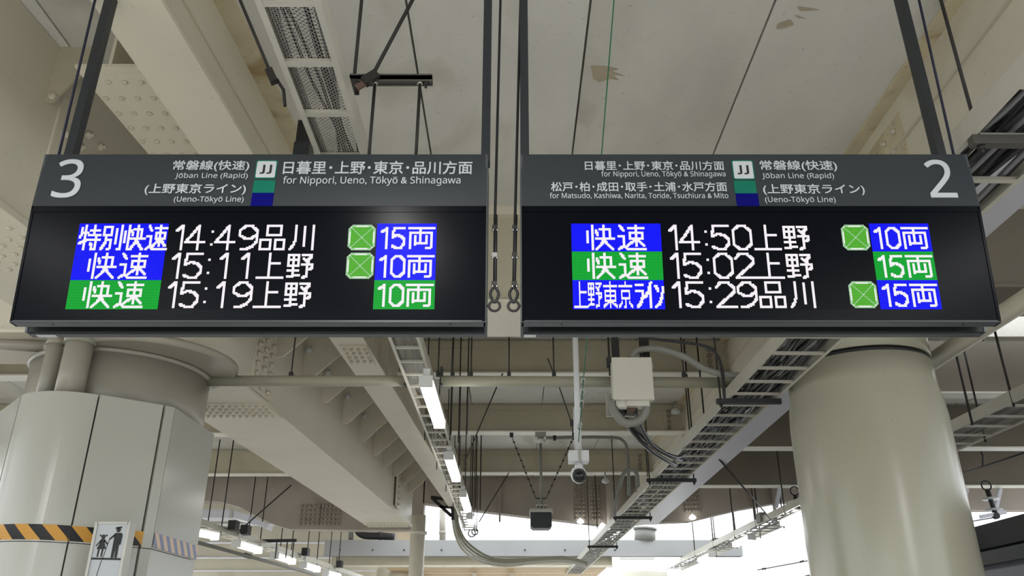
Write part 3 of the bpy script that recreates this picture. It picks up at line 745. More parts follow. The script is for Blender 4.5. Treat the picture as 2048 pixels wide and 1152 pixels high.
part('shaft', MB().tube([aty(385, 1082, 13), aty(640, 1152, 20)], .03, 8), M['conduit'], sp)
part('joint', MB().tube([aty(490, 1110, 15.5), aty(500, 1113, 15.7)], .045, 8), M['hanger'], sp)
bt = thing('black_bar', 'black hanger bar behind the lower left tray, rods hanging from it', 'bar', tuple(aty(560, 1082, 17.9)))
part('bar', MB().bar(aty(520, 1082, 17.9), aty(593, 1081, 17.9), .06, .06), M['hanger'], bt)
for u in (554, 575, 588):
    part('rod', MB().tube([aty(u, 1082, 17.9), aty(u, 1082, 17.9)-Vector((0, 0, .35))], .012, 6), M['rod'], bt)

# ------------------------------------------------------------------ the long horizontal pipe
YP, ZP = 7.36, aty(1000, 762, 7.36).z
hp = thing('long_pipe', 'long olive pipe crossing horizontally just below the departure boards', 'pipe', (0, YP, ZP))
part('shaft', MB().tube([(-2.86, YP, ZP), (-.99, YP, ZP-.0)], .051, 20), M['pipe'], hp)
part('shaft', MB().tube([(-.66, YP, ZP), (2.5, YP, ZP-.02)], .051, 20), M['pipe'], hp)
for x in (-.99, -.66):
    part('end_bracket', MB().box(x-.012, x+.012, YP-.04, YP+.04, ZP-.05, ZP+.13), M['hanger'], hp)
for u in (582, 876, 905, 942, 1018, 1108, 1368):
    p = aty(u, 752, YP)
    part('hanger_rod', MB().tube([(p.x, YP, ZP+.04), (p.x, YP, 4.345)], .007, 6), M['rod'], hp)
    part('clamp', MB().box(p.x-.018, p.x+.018, YP-.02, YP+.02, ZP+.045, ZP+.085), M['hanger'], hp)
# flange clamps on the first beam and rods under it
for k, (u, v, vb) in enumerate(((905, 760, 900), (920, 760, 880), (936, 760, 930))):
    p = aty(u, v, 9.8)
    single('suspension_rod', MB().tube([(p.x, 9.8, 4.0 if k != 1 else 3.9), (p.x, 9.8, CZ)], .008, 6), M['rod'],
           '%s of three dark rods dropping right of the nearest tube lamp' % ('leftmost', 'middle', 'rightmost')[k], 'rod')
for k, u in enumerate((946, 953, 962)):
    p = aty(u, 900, 14.2)
    single('suspension_rod', MB().tube([(p.x, 14.2, 3.85-.03*k), (p.x, 14.2, CZ)], .011, 6), M['rod'],
           '%s of three thin far rods beside the farthest left tray lamps' % ('leftmost', 'middle', 'rightmost')[k], 'rod')
for k, (u, Y, z1, lab) in enumerate(((1190, 16.6, 3.8, 'thin rod left of the pipe elbow, right of the surveillance camera'), (1405, 9.0, 3.9, 'long rod dropping behind the junction box toward the right tray'),
                          (1378, 10.0, 4.0, 'long rod left of the right girder flange, above the ladder tray'))):
    p = aty(u, 950 if k == 0 else 800, Y)
    single('suspension_rod', MB().tube([(p.x, Y, z1), (p.x, Y, CZ)], .01, 6), M['rod'], lab, 'rod')

# ------------------------------------------------------------------ junction box
jb = thing('junction_box', 'pale plastic junction box hung on black posts with hoses looping out', 'electrical box', tuple(aty(1265, 800, 7.0)))
YJ = 6.95
a = aty(1225, 716, YJ); b = aty(1307, 798, YJ)
part('body', MB().box(a.x, b.x, YJ+.03, YJ+.2, b.z, a.z), M['boxplastic'], jb)
part('lid', MB().box(a.x-.008, b.x+.008, YJ, YJ+.03, b.z-.004, a.z+.006), M['boxplastic'], jb)
part('hinge', MB().box(b.x+.008, b.x+.022, YJ+.005, YJ+.04, b.z+.28, b.z+.33).box(b.x+.008, b.x+.022, YJ+.005, YJ+.04, b.z+.04, b.z+.09), M['conduit'], jb)
part('gland_strip', MB().box(a.x+.02, b.x-.03, YJ+.04, YJ+.16, b.z-.05, b.z), M['boxplastic'], jb)
part('gland', MB().lathe((a.x+.07, YJ+.05, b.z-.07), [(.04, 0), (.04, .07)], 12), M['boxplastic'], jb)
part('back_plate', MB().box(a.x-.05, a.x+.2, YJ+.24, YJ+.26, b.z-.09, b.z+.12), M['steel'], jb)
part('small_plate', MB().box(a.x+.12, a.x+.19, YJ+.1, YJ+.2, b.z-.08, b.z-.045), mat('brown_label', s8(90, 66, 54), .6), jb)
for u in (1230, 1290):
    q = aty(u, 690, YJ+.23)
    part('post', MB().box(q.x-.033, q.x+.033, YJ+.2, YJ+.25, b.z+.1, 4.345), M['black'], jb)
for u in (1217, 1280):
    q = aty(u, 690, YJ+.2)
    part('rod', MB().tube([(q.x, YJ+.2, a.z-.1), (q.x, YJ+.2, 4.345)], .01, 6), M['rod'], jb)
    part('clamp', MB().box(q.x-.025, q.x+.025, YJ+.17, YJ+.23, a.z-.02, a.z+.07), M['hanger'], jb)
def hose(name, pts, Y, r, m, par, Y2=None):
    Y2 = Y if Y2 is None else Y2
    P = [aty(u, v, Y+(Y2-Y)*i/(len(pts)-1)) for i, (u, v) in enumerate(pts)]
    return part(name, MB().tube(catmull(P, 8), r, 10), M[m], par)
hose('grey_hose', [(1262, 716), (1272, 703), (1290, 698), (1320, 698), (1365, 712), (1410, 738), (1450, 749), (1500, 752)], YJ+.1, .03, 'conduit', jb)
hose('grey_hose', [(1226, 800), (1229, 822), (1245, 842), (1262, 846), (1282, 838), (1292, 820), (1293, 797)], YJ+.1, .036, 'conduit', jb)
hose('black_hose', [(1240, 818), (1262, 860), (1300, 900), (1335, 922), (1352, 930)], YJ+.1, .022, 'cable', jb, 9.3)
hose('black_hose', [(1243, 818), (1268, 855), (1308, 892), (1345, 915), (1362, 920)], YJ+.12, .022, 'cable', jb, 9.3)
hose('black_hose', [(1270, 820), (1285, 860), (1310, 895), (1350, 914), (1368, 908)], YJ+.12, .022, 'cable', jb, 9.3)
hose('black_cable', [(1255, 668), (1310, 678), (1400, 690), (1430, 705), (1444, 740), (1449, 800)], YJ+.05, .014, 'hanger', jb)
# conduit elbow beyond
ce = thing('conduit_elbow', 'thin grey conduit running right from the speaker mount and bending down', 'conduit', tuple(aty(1240, 880, 13.0)))
part('conduit', MB().tube(catmull([aty(u, v, 12.95) for u, v in ((1092, 876), (1150, 875), (1225, 875), (1246, 882), (1254, 900), (1257, 950), (1258, 990))], 6), .026, 8), M['conduit'], ce)
part('coupling', MB().tube([aty(1106, 876, 12.95), aty(1112, 876, 12.95)], .045, 8), M['hanger'], ce)
cl = thing('cable_loop', 'grey cable arching up and over beside the right ladder tray', 'cable', tuple(aty(1250, 960, 12.5)))
part('loop', MB().tube(catmull([aty(u, v, 12.4) for u, v in ((1228, 1032), (1235, 990), (1246, 950), (1260, 939), (1272, 945), (1276, 965), (1275, 985))], 6), .03, 8), M['conduit'], cl)

# ------------------------------------------------------------------ surveillance camera on its pole
YC = 6.9
cc = thing('surveillance_camera', 'white surveillance camera with dark lens on a long white ceiling pole', 'camera', tuple(aty(1158, 965, YC)))
p0 = aty(1158, 903, YC)
part('pole', MB().tube([(p0.x, YC, p0.z), (p0.x, YC, 4.345)], .026, 16), M['cam'], cc)
part('small_pole', MB().tube([(p0.x-.022, YC+.06, p0.z), (p0.x-.022, YC+.06, p0.z+.4)], .012, 10), M['cam'], cc)
a = aty(1137, 904, YC); b = aty(1177, 925, YC)
part('mount_box', MB().box(a.x, b.x, YC-.07, YC+.08, b.z, a.z), M['cam'], cc)
part('mount_strap', MB().box(p0.x-.012, p0.x+.012, YC-.075, YC-.07, b.z, a.z), M['steel'], cc)
c = aty(1158, 945, YC)
part('neck', MB().lathe((c.x, YC, c.z+.02), [(.04, 0), (.03, b.z-c.z-.02)], 20), M['cam'], cc)
part('body', MB().lathe((c.x, YC+.05, c.z-.01), [(.02, -.07), (.05, -.05), (.064, -.02), (.068, 0), (.064, .03), (.05, .055), (.02, .065)], 28), M['cam'], cc)
part('lens_ring', MB().lathe((c.x, YC+.01, c.z-.02), [(.055, 0), (.058, .045), (.05, .055)], 24, (0, -.95, -.3)), M['hanger'], cc)
part('lens', MB().lathe((c.x, YC-.035, c.z-.036), [(.044, 0), (.036, .012), (.018, .02), (.002, .023)], 24, (0, -.95, -.3)), M['camdark'], cc)
gc = thing('green_cord', 'thin green cord stretched from the deck down to the surveillance camera', 'cord', tuple(aty(1157, 880, 6.8)))
g0 = aty(1157, 884, 6.8); g1 = aty(1228, 0, 3.88)
part('cord', MB().tube([g0, g1+(g1-g0)*.02], .004, 6), M['greencord'], gc)
def along(v): 
    # point of the cord seen at picture height v
    best = None
    for i in range(401):
        p = g0.lerp(g1, i/400); y = p.y; zz = p.z-1.6
        sv = 576-F*((zz*CP-y*SP)/(y*CP+zz*SP))
        if best is None or abs(sv-v) < best[0]: best = (abs(sv-v), p)
    return best[1]
for v0, v1 in ((757, 772), (778, 796), (800, 815), (845, 860)):
    a, b = along(v0), along(v1); mm = (a+b)/2
    part('turnbuckle', MB().tube([a, a.lerp(b, .2)+Vector((.014, 0, 0)), a.lerp(b, .8)+Vector((.014, 0, 0)), b], .005, 6).tube([a, a.lerp(b, .2)-Vector((.014, 0, 0)), a.lerp(b, .8)-Vector((.014, 0, 0)), b], .005, 6), M['chrome'], gc)
# camera stay wire
sw = thing('stay_wire', 'thin dark stay wire with clamps left of the surveillance camera pole', 'wire', tuple(aty(1145, 860, 7.6)))
part('wire', MB().tube([aty(1095, 716, 7.4), aty(1118, 773, 7.6), aty(1144, 848, 7.6), aty(1147, 880, 7.6)], .006, 6), M['rope'], sw)
part('clamp', MB().box(*[k for k in (aty(1140, 848, 7.6).x, aty(1148, 848, 7.6).x, 7.58, 7.62, aty(1144, 852, 7.6).z, aty(1144, 840, 7.6).z)]), M['hanger'], sw)

# ------------------------------------------------------------------ hanging speaker box
YH = 13.0
sb = thing('hanging_display', 'dark box on a thin pole with two stay chains, silhouetted before the bright sky', 'display', tuple(aty(1082, 1057, YH)))
a = aty(1061, 1025, YH); b = aty(1104, 1056, YH)
part('housing', MB().prism([(a.x, YH, a.z), (a.x, YH, b.z+.03), (a.x+.04, YH, b.z), (b.x-.04, YH, b.z), (b.x, YH, b.z+.03), (b.x, YH, a.z)], (0, .3, 0)), M['pole'], sb)
part('visor', MB().box(a.x-.01, b.x+.01, YH-.05, YH+.3, a.z, a.z+.05), M['steel'], sb)
p = aty(1082, 950, YH+.1)
part('pole', MB().tube([(p.x, YH+.1, a.z+.04), (p.x, YH+.1, 4.8)], .022, 10), M['conduit'], sb)
m0 = aty(1082, 884, YH)
part('mount', MB().lathe((p.x, YH+.1, m0.z), [(.03, 0), (.09, .03), (.09, .06), (.05, .07), (.05, .1)], 20), M['lampbody'], sb)
part('mount_box', MB().box(p.x-.085, p.x+.085, YH, YH+.2, m0.z+.09, m0.z+.2), M['steel'], sb)
for s in (-1, 0, 1):
    part('bolt', MB().lathe((p.x+.06*s, YH, a.z+.05), [(.012, 0), (.012, .05), (.02, .05), (.02, .07)], 8), M['chrome'], sb)
q = aty(1082, 997, YH+.1)
part('stay_bar', MB().box(q.x-.08, q.x+.08, YH+.09, YH+.11, q.z-.01, q.z+.01), M['hanger'], sb)
for (u0, v0, u1, s) in ((1023, 872, 1072, -1), (1148, 872, 1092, 1)):
    A0 = aty(u0, v0, YH+.1); A1 = Vector((q.x+.08*s, YH+.1, q.z))
    ch = MB().tube([A0, A1], .006, 6)
    for i in range(9):
        c = A0.lerp(A1, (i+1)/10); ch.lathe(c-Vector((0, 0, .015)), [(.004, 0), (.018, .008), (.018, .022), (.004, .03)], 6)
    part('stay_chain', ch, M['rope'], sb)
    part('stay_shackle', MB().box(A0.x-.03, A0.x+.03, YH+.06, YH+.12, A0.z-.02, A0.z+.07), M['hanger'], sb)
# conduits looping down from the left tray
cb = thing('conduit_bundle', 'bundle of cream conduits sweeping from the left tray end along the fascia beam', 'conduit', tuple(aty(1000, 1120, 18.5)))
for i in range(4):
    o = i*4
    part('conduit', MB().tube(catmull([aty(u, v, 18.9-i*.02) for u, v in ((903+o*.7, 985), (905+o*.7, 1030), (910+o, 1068-o*.3), (926+o, 1100-o), (960+o, 1123-o), (1010, 1132-o), (1070, 1126-o*.8), (1130, 1124-o*.8), (1175, 1131-o*.5))], 6), .026, 8), M['tray' if i < 2 else 'pipe'], cb)
hb = thing('angle_bracket', 'dark angled support frame at the far end of the left tray', 'frame', tuple(aty(880, 1020, 18.4)))
part('upper_bar', MB().bar(aty(862, 995, 18.4), aty(905, 1000, 18.4), .07, .07), M['hanger'], hb)
part('diagonal_bar', MB().bar(aty(866, 998, 18.4), aty(903, 1032, 18.4), .05, .07), M['hanger'], hb)
part('lower_bar', MB().bar(aty(880, 1014, 18.4), aty(905, 1014, 18.4), .05, .05), M['hanger'], hb)
part('post', MB().bar(aty(904, 985, 18.4), aty(906, 1040, 18.4), .07, .05), M['hanger'], hb)
dpb = thing('bent_drain', 'dark bent drain pipe lying on the fascia beam under the box girder end', 'pipe', tuple(aty(750, 1070, 24.18)))
part('shaft', MB().tube(catmull([aty(u, v, 24.18) for u, v in ((715, 1046), (716, 1062), (730, 1071), (760, 1072), (790, 1074))], 6), .1, 14), M['hanger'], dpb)
part('coupling', MB().tube([aty(758, 1072, 24.18), aty(764, 1072, 24.18)], .115, 14), M['hanger'], dpb)
vp = thing('vertical_pipe', 'grey vertical pipe in front of the sky gap right of the pale pier', 'pipe', tuple(aty(885, 1080, 23.5)))
part('shaft', MB().tube([aty(885, 1082, 24.2), aty(885, 1020, 24.2)], .09, 14), M['column2'], vp)
part('collar', MB().tube([aty(885, 1068, 24.2), aty(885, 1062, 24.2)], .105, 14), M['column2'], vp)
vp = thing('vertical_pipe', 'grey vertical pipe standing on the fascia beam left of the bent drain', 'pipe', tuple(aty(700, 1080, 23.5)))
part('shaft', MB().tube([aty(702, 1082, 24.2), aty(702, 1035, 24.2)], .07, 14), M['conduit'], vp)
part('collar', MB().tube([aty(702, 1075, 24.2), aty(702, 1070, 24.2)], .08, 14), M['conduit'], vp)
gcy = thing('round_vent', 'short grey round vent on the fascia beam behind the right ladder tray', 'vent', tuple(aty(1290, 1080, 24.2)))
part('drum', MB().tube([aty(1290, 1082, 24.2), aty(1290, 1058, 24.2)], .3, 20), M['conduit'], gcy)
part('rim', MB().tube([aty(1290, 1060, 24.2), aty(1290, 1056, 24.2)], .34, 20), M['conduit'], gcy)

# bell shaped sensor bulbs on arch girder
for k, (u, v, Y, lab) in enumerate(((1161, 1043, 19.0, 'small bright lamp below the riveted plate, behind the surveillance camera'), (1385, 1035, 19.0, 'small bright lamp on a stem below the right riveted plate'),
                               (1205, 1052, 19.0, 'small bright lamp at the left rail of the ladder tray'), (1211, 962, 16.3, 'small round warm lamp on the third cross beam'),
                               (1351, 823, 12.9, 'small white lamp on the second cross beam beside the right girder'))):
    p = aty(u, v, Y)
    t = thing('bulb_lamp', lab, 'lamp', tuple(p))
    part('bulb', MB().lathe(p, [(.02, -.05), (.07, -.03), (.08, 0), (.05, .04), (.02, .06)], 16), M['lamp'] if k < 3 else M['cam'], t)
    part('stem', MB().tube([p+Vector((0, 0, .05)), p+Vector((0, .0, .2))], .015, 6), M['steel'], t)

# ------------------------------------------------------------------ right edge details
rp = thing('long_pipe', 'thick cream pipe rising diagonally at the right edge beside the round column', 'pipe', (3.84, 5, 4.0))
part('shaft', MB().tube([(3.9, 2.0, 4.0), (3.8, 7.3, 4.0)], .075, 24), M['cream'], rp)
part('collar', MB().tube([(3.86, 4.4, 4.0), (3.86, 4.46, 4.0)], .085, 24), M['pipe'], rp)
for k, (u0, v0, Y) in enumerate(((1893, 880, 8.1), (1945, 850, 8.0))):
    p = aty(u0, v0, Y)
    single('suspension_rod', MB().tube([(p.x, Y, p.z), (p.x, Y, CZ)], .013, 6), M['rod'], ('dark rod hugging the right side of the round column', 'dark rod right of the column, holding the right edge tray')[k], 'rod')
ow = thing('overhead_wire', 'thin taut wire slanting across the lower right behind the round column', 'wire', tuple(aty(1960, 945, 10)))
part('wire', MB().tube([aty(1880, 962, 13), aty(2100, 888, 9.5)], .012, 6), M['rope'], ow)
part('clip', MB().tube([aty(1965, 932, 11.4), aty(1966, 912, 11.4), aty(1962, 903, 11.4)], .012, 6), M['rope'], ow)
it = thing('insulator', 'overhead line insulator with pale discs hanging at the lower right', 'insulator', tuple(aty(1985, 1030, 15.8)))
c0 = aty(1978, 995, 15.8)
part('loop', MB().torus(c0+Vector((0, 0, .22)), .09, .014, 'y'), M['rope'], it)
part('core', MB().tube([c0+Vector((0, 0, .15)), c0+Vector((.05, 0, -.3))], .045, 10), M['hanger'], it)
for k in (0, .2):
    part('disc', MB().lathe(c0+Vector((.02+k*.1, 0, -.02-k)), [(.05, .03), (.15, 0), (.15, -.02), (.05, -.02)], 20), M['cam'], it)
part('arm', MB().bar(c0+Vector((-.25, 0, -.36)), c0+Vector((.25, 0, -.27)), .06, .07), M['duct'], it)
part('clamp', MB().lathe(c0+Vector((.05, -.04, -.34)), [(.06, 0), (.06, .08)], 12, (0, 1, 0)), M['hanger'], it)
part('contact_wire', MB().tube([c0+Vector((0, 0, -.37)), aty(1890, 1052, 19)], .012, 6), M['bluewire'], it)
for k, (u0, v0, u1, v1) in enumerate(((1933, 978, 1922, 1022), (2000, 978, 1990, 1022), (1560, 975, 1552, 1015))):
    single('hanging_bracket', MB().bar(aty(u0, v0, 16.5), aty(u1, v1, 16.5), .1, .06), M['duct'],
           ('pale steel strut left of the insulator at the lower right', 'pale steel strut right of the insulator at the lower right', 'pale steel strut above the second right tray, left of the column')[k], 'bracket')
i2 = thing('insulator', 'small insulator hanging above the second right tray left of the round column', 'insulator', tuple(aty(1590, 1000, 15.8)))
c0 = aty(1591, 995, 15.8)
part('loop', MB().torus(c0+Vector((0, 0, .12)), .08, .012, 'y'), M['rope'], i2)
part('core', MB().tube([c0+Vector((0, 0, .05)), c0+Vector((0, 0, -.2))], [.03, .07], 10), M['hanger'], i2)
part('disc', MB().lathe(c0+Vector((0, 0, -.07)), [(.05, .03), (.14, 0), (.14, -.015)], 20), M['cam'], i2)
# train at the lower right
trn = thing('train', 'dark roofed train carriage in the lower right corner', 'train', (7.6, 14, -1.0))
prof = [(6.15, -.9), (6.15, 2.55), (6.2, 2.7), (6.45, 2.88), (6.9, 3.0), (8.3, 3.0), (8.8, 2.85), (9.05, 2.6), (9.1, -.9)]
part('body', MB().prism([(x, 4, z) for x, z in prof], (0, 26, 0)), M['traingrey'], trn)
part('dark_side', MB().box(6.11, 6.15, 4, 30, 2.62, 2.78), M['train'], trn)
part('window_band', MB().box(6.12, 6.15, 4, 30, 1.3, 2.2), M['train'], trn)
part('white_band', MB().box(6.12, 6.15, 4, 30, 2.32, 2.42), M['white'], trn)
for i in range(14):
    part('roof_rib', MB().box(6.25+i*.18, 6.30+i*.18, 12, 30, 2.9, 3.08), M['trainroof'], trn)
part('cover', MB().prism([(6.3, 4, 2.85), (6.5, 4, 3.2), (8.6, 4, 3.2), (8.9, 4, 2.85)], (0, 8.5, 0)), M['train'], trn)
# pale far buildings, almost lost in the glare
for k, (x, y, wx, h) in enumerate(((20, 60, 9, 9.5), (31, 66, 10, 14))):
    t = thing('far_building', ('pale far building at the lower right, nearly lost in glare', 'taller pale far building partly behind the round column')[k], 'building', (x, y, -1.2))
    part('walls', MB().box(x-wx/2, x+wx/2, y, y+8, -1.2, h), M['farbuild'], t)
    part('roof', MB().box(x-wx/2-.2, x+wx/2+.2, y-.2, y+8.2, h, h+.3), M['farbuild'], t)
    for i in range(4):
        for j in range(3):
            part('window', MB().box(x-wx/2+1+i*2, x-wx/2+2.0+i*2, y-.05, y, h-2.2-j*2.8, h-1.0-j*2.8), M['farwin'], t)
cw = thing('catenary_wire', 'very thin dark wire with clips before the bright sky at lower right', 'wire', tuple(aty(1560, 1135, 24)))
part('wire', MB().tube([aty(1515, 1140, 24), aty(1700, 1106, 21)], .014, 6), M['rope'], cw)
part('clip', MB().bar(aty(1524, 1138, 23.9), aty(1532, 1137, 23.9), .04, .05).bar(aty(1600, 1124, 22.6), aty(1608, 1122, 22.6), .04, .05), M['rope'], cw)

# ------------------------------------------------------------------ the two departure boards
_tmp = None
def textmesh(s, font_shear=0, bold=0.0):
    cu = bpy.data.curves.new('t', 'FONT'); cu.body = s; cu.size = 1; cu.offset = bold; cu.resolution_u = 4
    o = bpy.data.objects.new('t', cu); col.objects.link(o)
    bpy.context.view_layer.update()
    me = bpy.data.meshes.new_from_object(o.evaluated_get(bpy.context.evaluated_depsgraph_get()))
    bpy.data.objects.remove(o); bpy.data.curves.remove(cu)
    return me
YB = 3.0
def sans(s):
    out = ''
    for ch in s:
        if 'A' <= ch <= 'Z': out += chr(0x1D5A0+ord(ch)-65)
        elif 'a' <= ch <= 'z': out += chr(0x1D5BA+ord(ch)-97)
        else: out += ch
    return out
def lettering(name, s, pl, prt, vt, vb, m, parent, bold=.012, y=YB-.0025):
    s = chr(0x1D7E2+int(s)) if s.isdigit() else sans(s)
    bars = []
    while 'ō' in s:
        i = s.index('ō'); s = s[:i]+sans('o')+s[i+1:]
        t1 = textmesh(s[:i+1]); t0 = textmesh(sans('o'))
        xr_ = max(v.co.x for v in t1.vertices); xo = [v.co.x for v in t0.vertices]; yo = max(v.co.y for v in t0.vertices)
        bars.append((xr_-(max(xo)-min(xo))+.04, xr_-.04, yo+.09, yo+.15))
    me = textmesh(s)
    if bold:
        base = bmesh.new(); base.from_mesh(me); vs0 = [v.co.copy() for v in base.verts]; fs0 = [[v.index for v in f_.verts] for f_ in base.faces]; base.free()
        V, Fc = [], []
        for kk, (dxx, dyy) in enumerate(((-bold, -bold), (bold, -bold), (bold, bold), (-bold, bold), (0, 0))):
            n0 = len(V); V += [(v.x+dxx, v.y+dyy, .00025*kk) for v in vs0]; Fc += [[n0+i for i in f_] for f_ in fs0]
        me = bpy.data.meshes.new('t'); me.from_pydata(V, [], Fc)
    if bars:
        bm = bmesh.new(); bm.from_mesh(me)
        for a, b, c, d in bars: bm.faces.new([bm.verts.new(p) for p in ((a, c, 0), (b, c, 0), (b, d, 0), (a, d, 0))])
        bm.to_mesh(me); bm.free()
    vs = [v.co.copy() for v in me.vertices]
    x0 = min(v.x for v in vs); x1 = max(v.x for v in vs); y0 = min(v.y for v in vs); y1 = max(v.y for v in vs)
    X0 = aty(*pl, y).x; X1 = aty(*prt, y).x; Z1 = aty(1024, vt, y).z; Z0 = aty(1024, vb, y).z
    off = ORG[parent]
    for i, v in enumerate(me.vertices):
        v.co = Vector((X0+(vs[i].x-x0)/(x1-x0)*(X1-X0), y-vs[i].z, Z0+(vs[i].y-y0)/(y1-y0)*(Z1-Z0)))-off
    me.materials.clear(); me.materials.append(m); me.name = name
    o = bpy.data.objects.new(name, me); col.objects.link(o); o.parent = parent; ORG[o] = off
    return o
def rect(name, u0, u1, vt, vb, m, parent, th=.0015, rnd=0, y=YB):
    vm = (vt+vb)/2
    X0 = aty(u0, vm, y).x; X1 = aty(u1, vm, y).x; Z1 = aty(1024, vt, y).z; Z0 = aty(1024, vb, y).z
    if not rnd: mb = MB().box(X0, X1, y-th, y, Z0, Z1)
    else:
        pts = []
        for cx, cz, a0 in ((X1-rnd, Z1-rnd, 0), (X0+rnd, Z1-rnd, 90), (X0+rnd, Z0+rnd, 180), (X1-rnd, Z0+rnd, 270)):
            for k in range(5):
                t = R(a0+k*22.5); pts.append((cx+rnd*math.cos(t), y, cz+rnd*math.sin(t)))
        mb = MB().prism(pts, (0, -th, 0))
    return part(name, mb, m, parent)

# LED glyphs: strokes in a 22 x 22 dot cell, drawn with a 2 dot brush
G = {
 '上': [[(9, 0), (9, 20)], [(10, 8), (18, 8)], [(0, 20), (21, 20)]],
 '品': [[(5, 0), (16, 0), (16, 8), (5, 8), (5, 0)], [(0, 12), (8, 12), (8, 20), (0, 20), (0, 12)], [(12, 12), (20, 12), (20, 20), (12, 20), (12, 12)]],
 '川': [[(4, 0), (4, 12), (3, 16), (0, 20)], [(11, 1), (11, 17)], [(19, 0), (19, 20)]],
 '両': [[(0, 0), (21, 0)], [(10, 0), (10, 13)], [(1, 17), (1, 4), (19, 4), (19, 16), (17, 17), (15, 17)], [(5, 7), (5, 14)], [(5, 13), (15, 13)], [(15, 7), (15, 13)]],
 '野': [[(0, 1), (8, 1), (8, 10), (0, 10), (0, 1)], [(0, 5), (8, 5)], [(4, 1), (4, 18)], [(0, 14), (8, 14)], [(0, 19), (9, 18)],
        [(11, 1), (19, 1), (18, 3), (15, 6)], [(12, 4), (16, 7)], [(11, 9), (20, 9), (20, 11), (18, 13)], [(15, 9), (15, 19), (12, 20)]],
 '快': [[(0, 5), (0, 14)], [(4, 0), (4, 20)], [(7, 4), (8, 8)], [(10, 3), (18, 3), (18, 11)], [(13, 0), (13, 12)], [(7, 11), (21, 11)], [(13, 12), (11, 16), (7, 20)], [(13, 12), (16, 16), (20, 20)]],
 '速': [[(1, 0), (4, 4)], [(0, 9), (4, 9), (4, 17), (0, 20)], [(4, 17), (7, 20), (21, 20)], [(8, 2), (20, 2)], [(14, 0), (14, 17)], [(9, 6), (19, 6), (19, 11), (9, 11), (9, 6)], [(13, 12), (7, 17)], [(15, 12), (20, 17)]],
 '特': [[(2, 2), (2, 6), (0, 10)], [(2, 6), (8, 6)], [(5, 0), (5, 20)], [(0, 15), (8, 12)], [(11, 4), (20, 4)], [(15, 0), (15, 8)], [(10, 8), (21, 8)], [(10, 12), (21, 12)], [(18, 9), (18, 20), (14, 20)], [(12, 15), (14, 18)]],
 '別': [[(1, 1), (9, 1), (9, 8), (1, 8), (1, 1)], [(4, 8), (4, 14), (0, 20)], [(4, 12), (10, 12), (10, 19), (7, 20)], [(15, 3), (15, 15)], [(20, 0), (20, 20), (17, 20)]],
 '東': [[(0, 3), (20, 3)], [(10, 0), (10, 20)], [(2, 7), (18, 7), (18, 15), (2, 15), (2, 7)], [(2, 11), (18, 11)], [(9, 16), (0, 20)], [(11, 16), (20, 20)]],
 '京': [[(10, 0), (10, 3)], [(0, 3), (20, 3)], [(3, 7), (17, 7), (17, 13), (3, 13), (3, 7)], [(10, 13), (10, 20), (7, 20)], [(5, 16), (0, 20)], [(15, 16), (20, 20)]],
 'ラ': [[(2, 2), (18, 2)], [(2, 7), (19, 7), (18, 13), (13, 18), (6, 20)]],
 'イ': [[(15, 0), (9, 7), (0, 12)], [(12, 6), (12, 20)]],
 'ン': [[(1, 3), (8, 7)], [(1, 20), (9, 18), (16, 12), (20, 4)]],
 '1': [[(1, 4), (5, 0), (5, 20)]],
 '4': [[(9, 0), (0, 14), (13, 14)], [(9, 0), (9, 20)]],
 '5': [[(11, 0), (1, 0), (0, 9), (4, 7), (8, 8), (11, 11), (11, 16), (8, 20), (4, 20), (0, 18)]],
 '9': [[(4, 0), (8, 0), (12, 4), (12, 8), (8, 11), (4, 11), (0, 8), (0, 4), (4, 0)], [(12, 4), (12, 14), (9, 18), (5, 20), (2, 20)]],
 '0': [[(4, 0), (8, 0), (12, 4), (12, 16), (8, 20), (4, 20), (0, 16), (0, 4), (4, 0)]],
 '2': [[(0, 4), (3, 0), (8, 0), (12, 4), (12, 8), (0, 20), (13, 20)]],
}
NC, NR = 288, 72
def stroke(grid, strokes, cx, cy, sx, sy, val, bw=2):
    for st in strokes:
        for (ax, ay), (bx_, by) in zip(st[:-1], st[1:]):
            k = int(max(abs(bx_-ax)*sx, abs(by-ay)*sy)*2)+1
            for i in range(k+1):
                t = i/k; x = int(round(cx+(ax+(bx_-ax)*t)*sx)); y = int(round(cy+(ay+(by-ay)*t)*sy))
                for dx in range(bw):
                    for dy in range(2):
                        if 0 <= x+dx < NC and 0 <= y+dy < NR: grid[y+dy][x+dx] = val
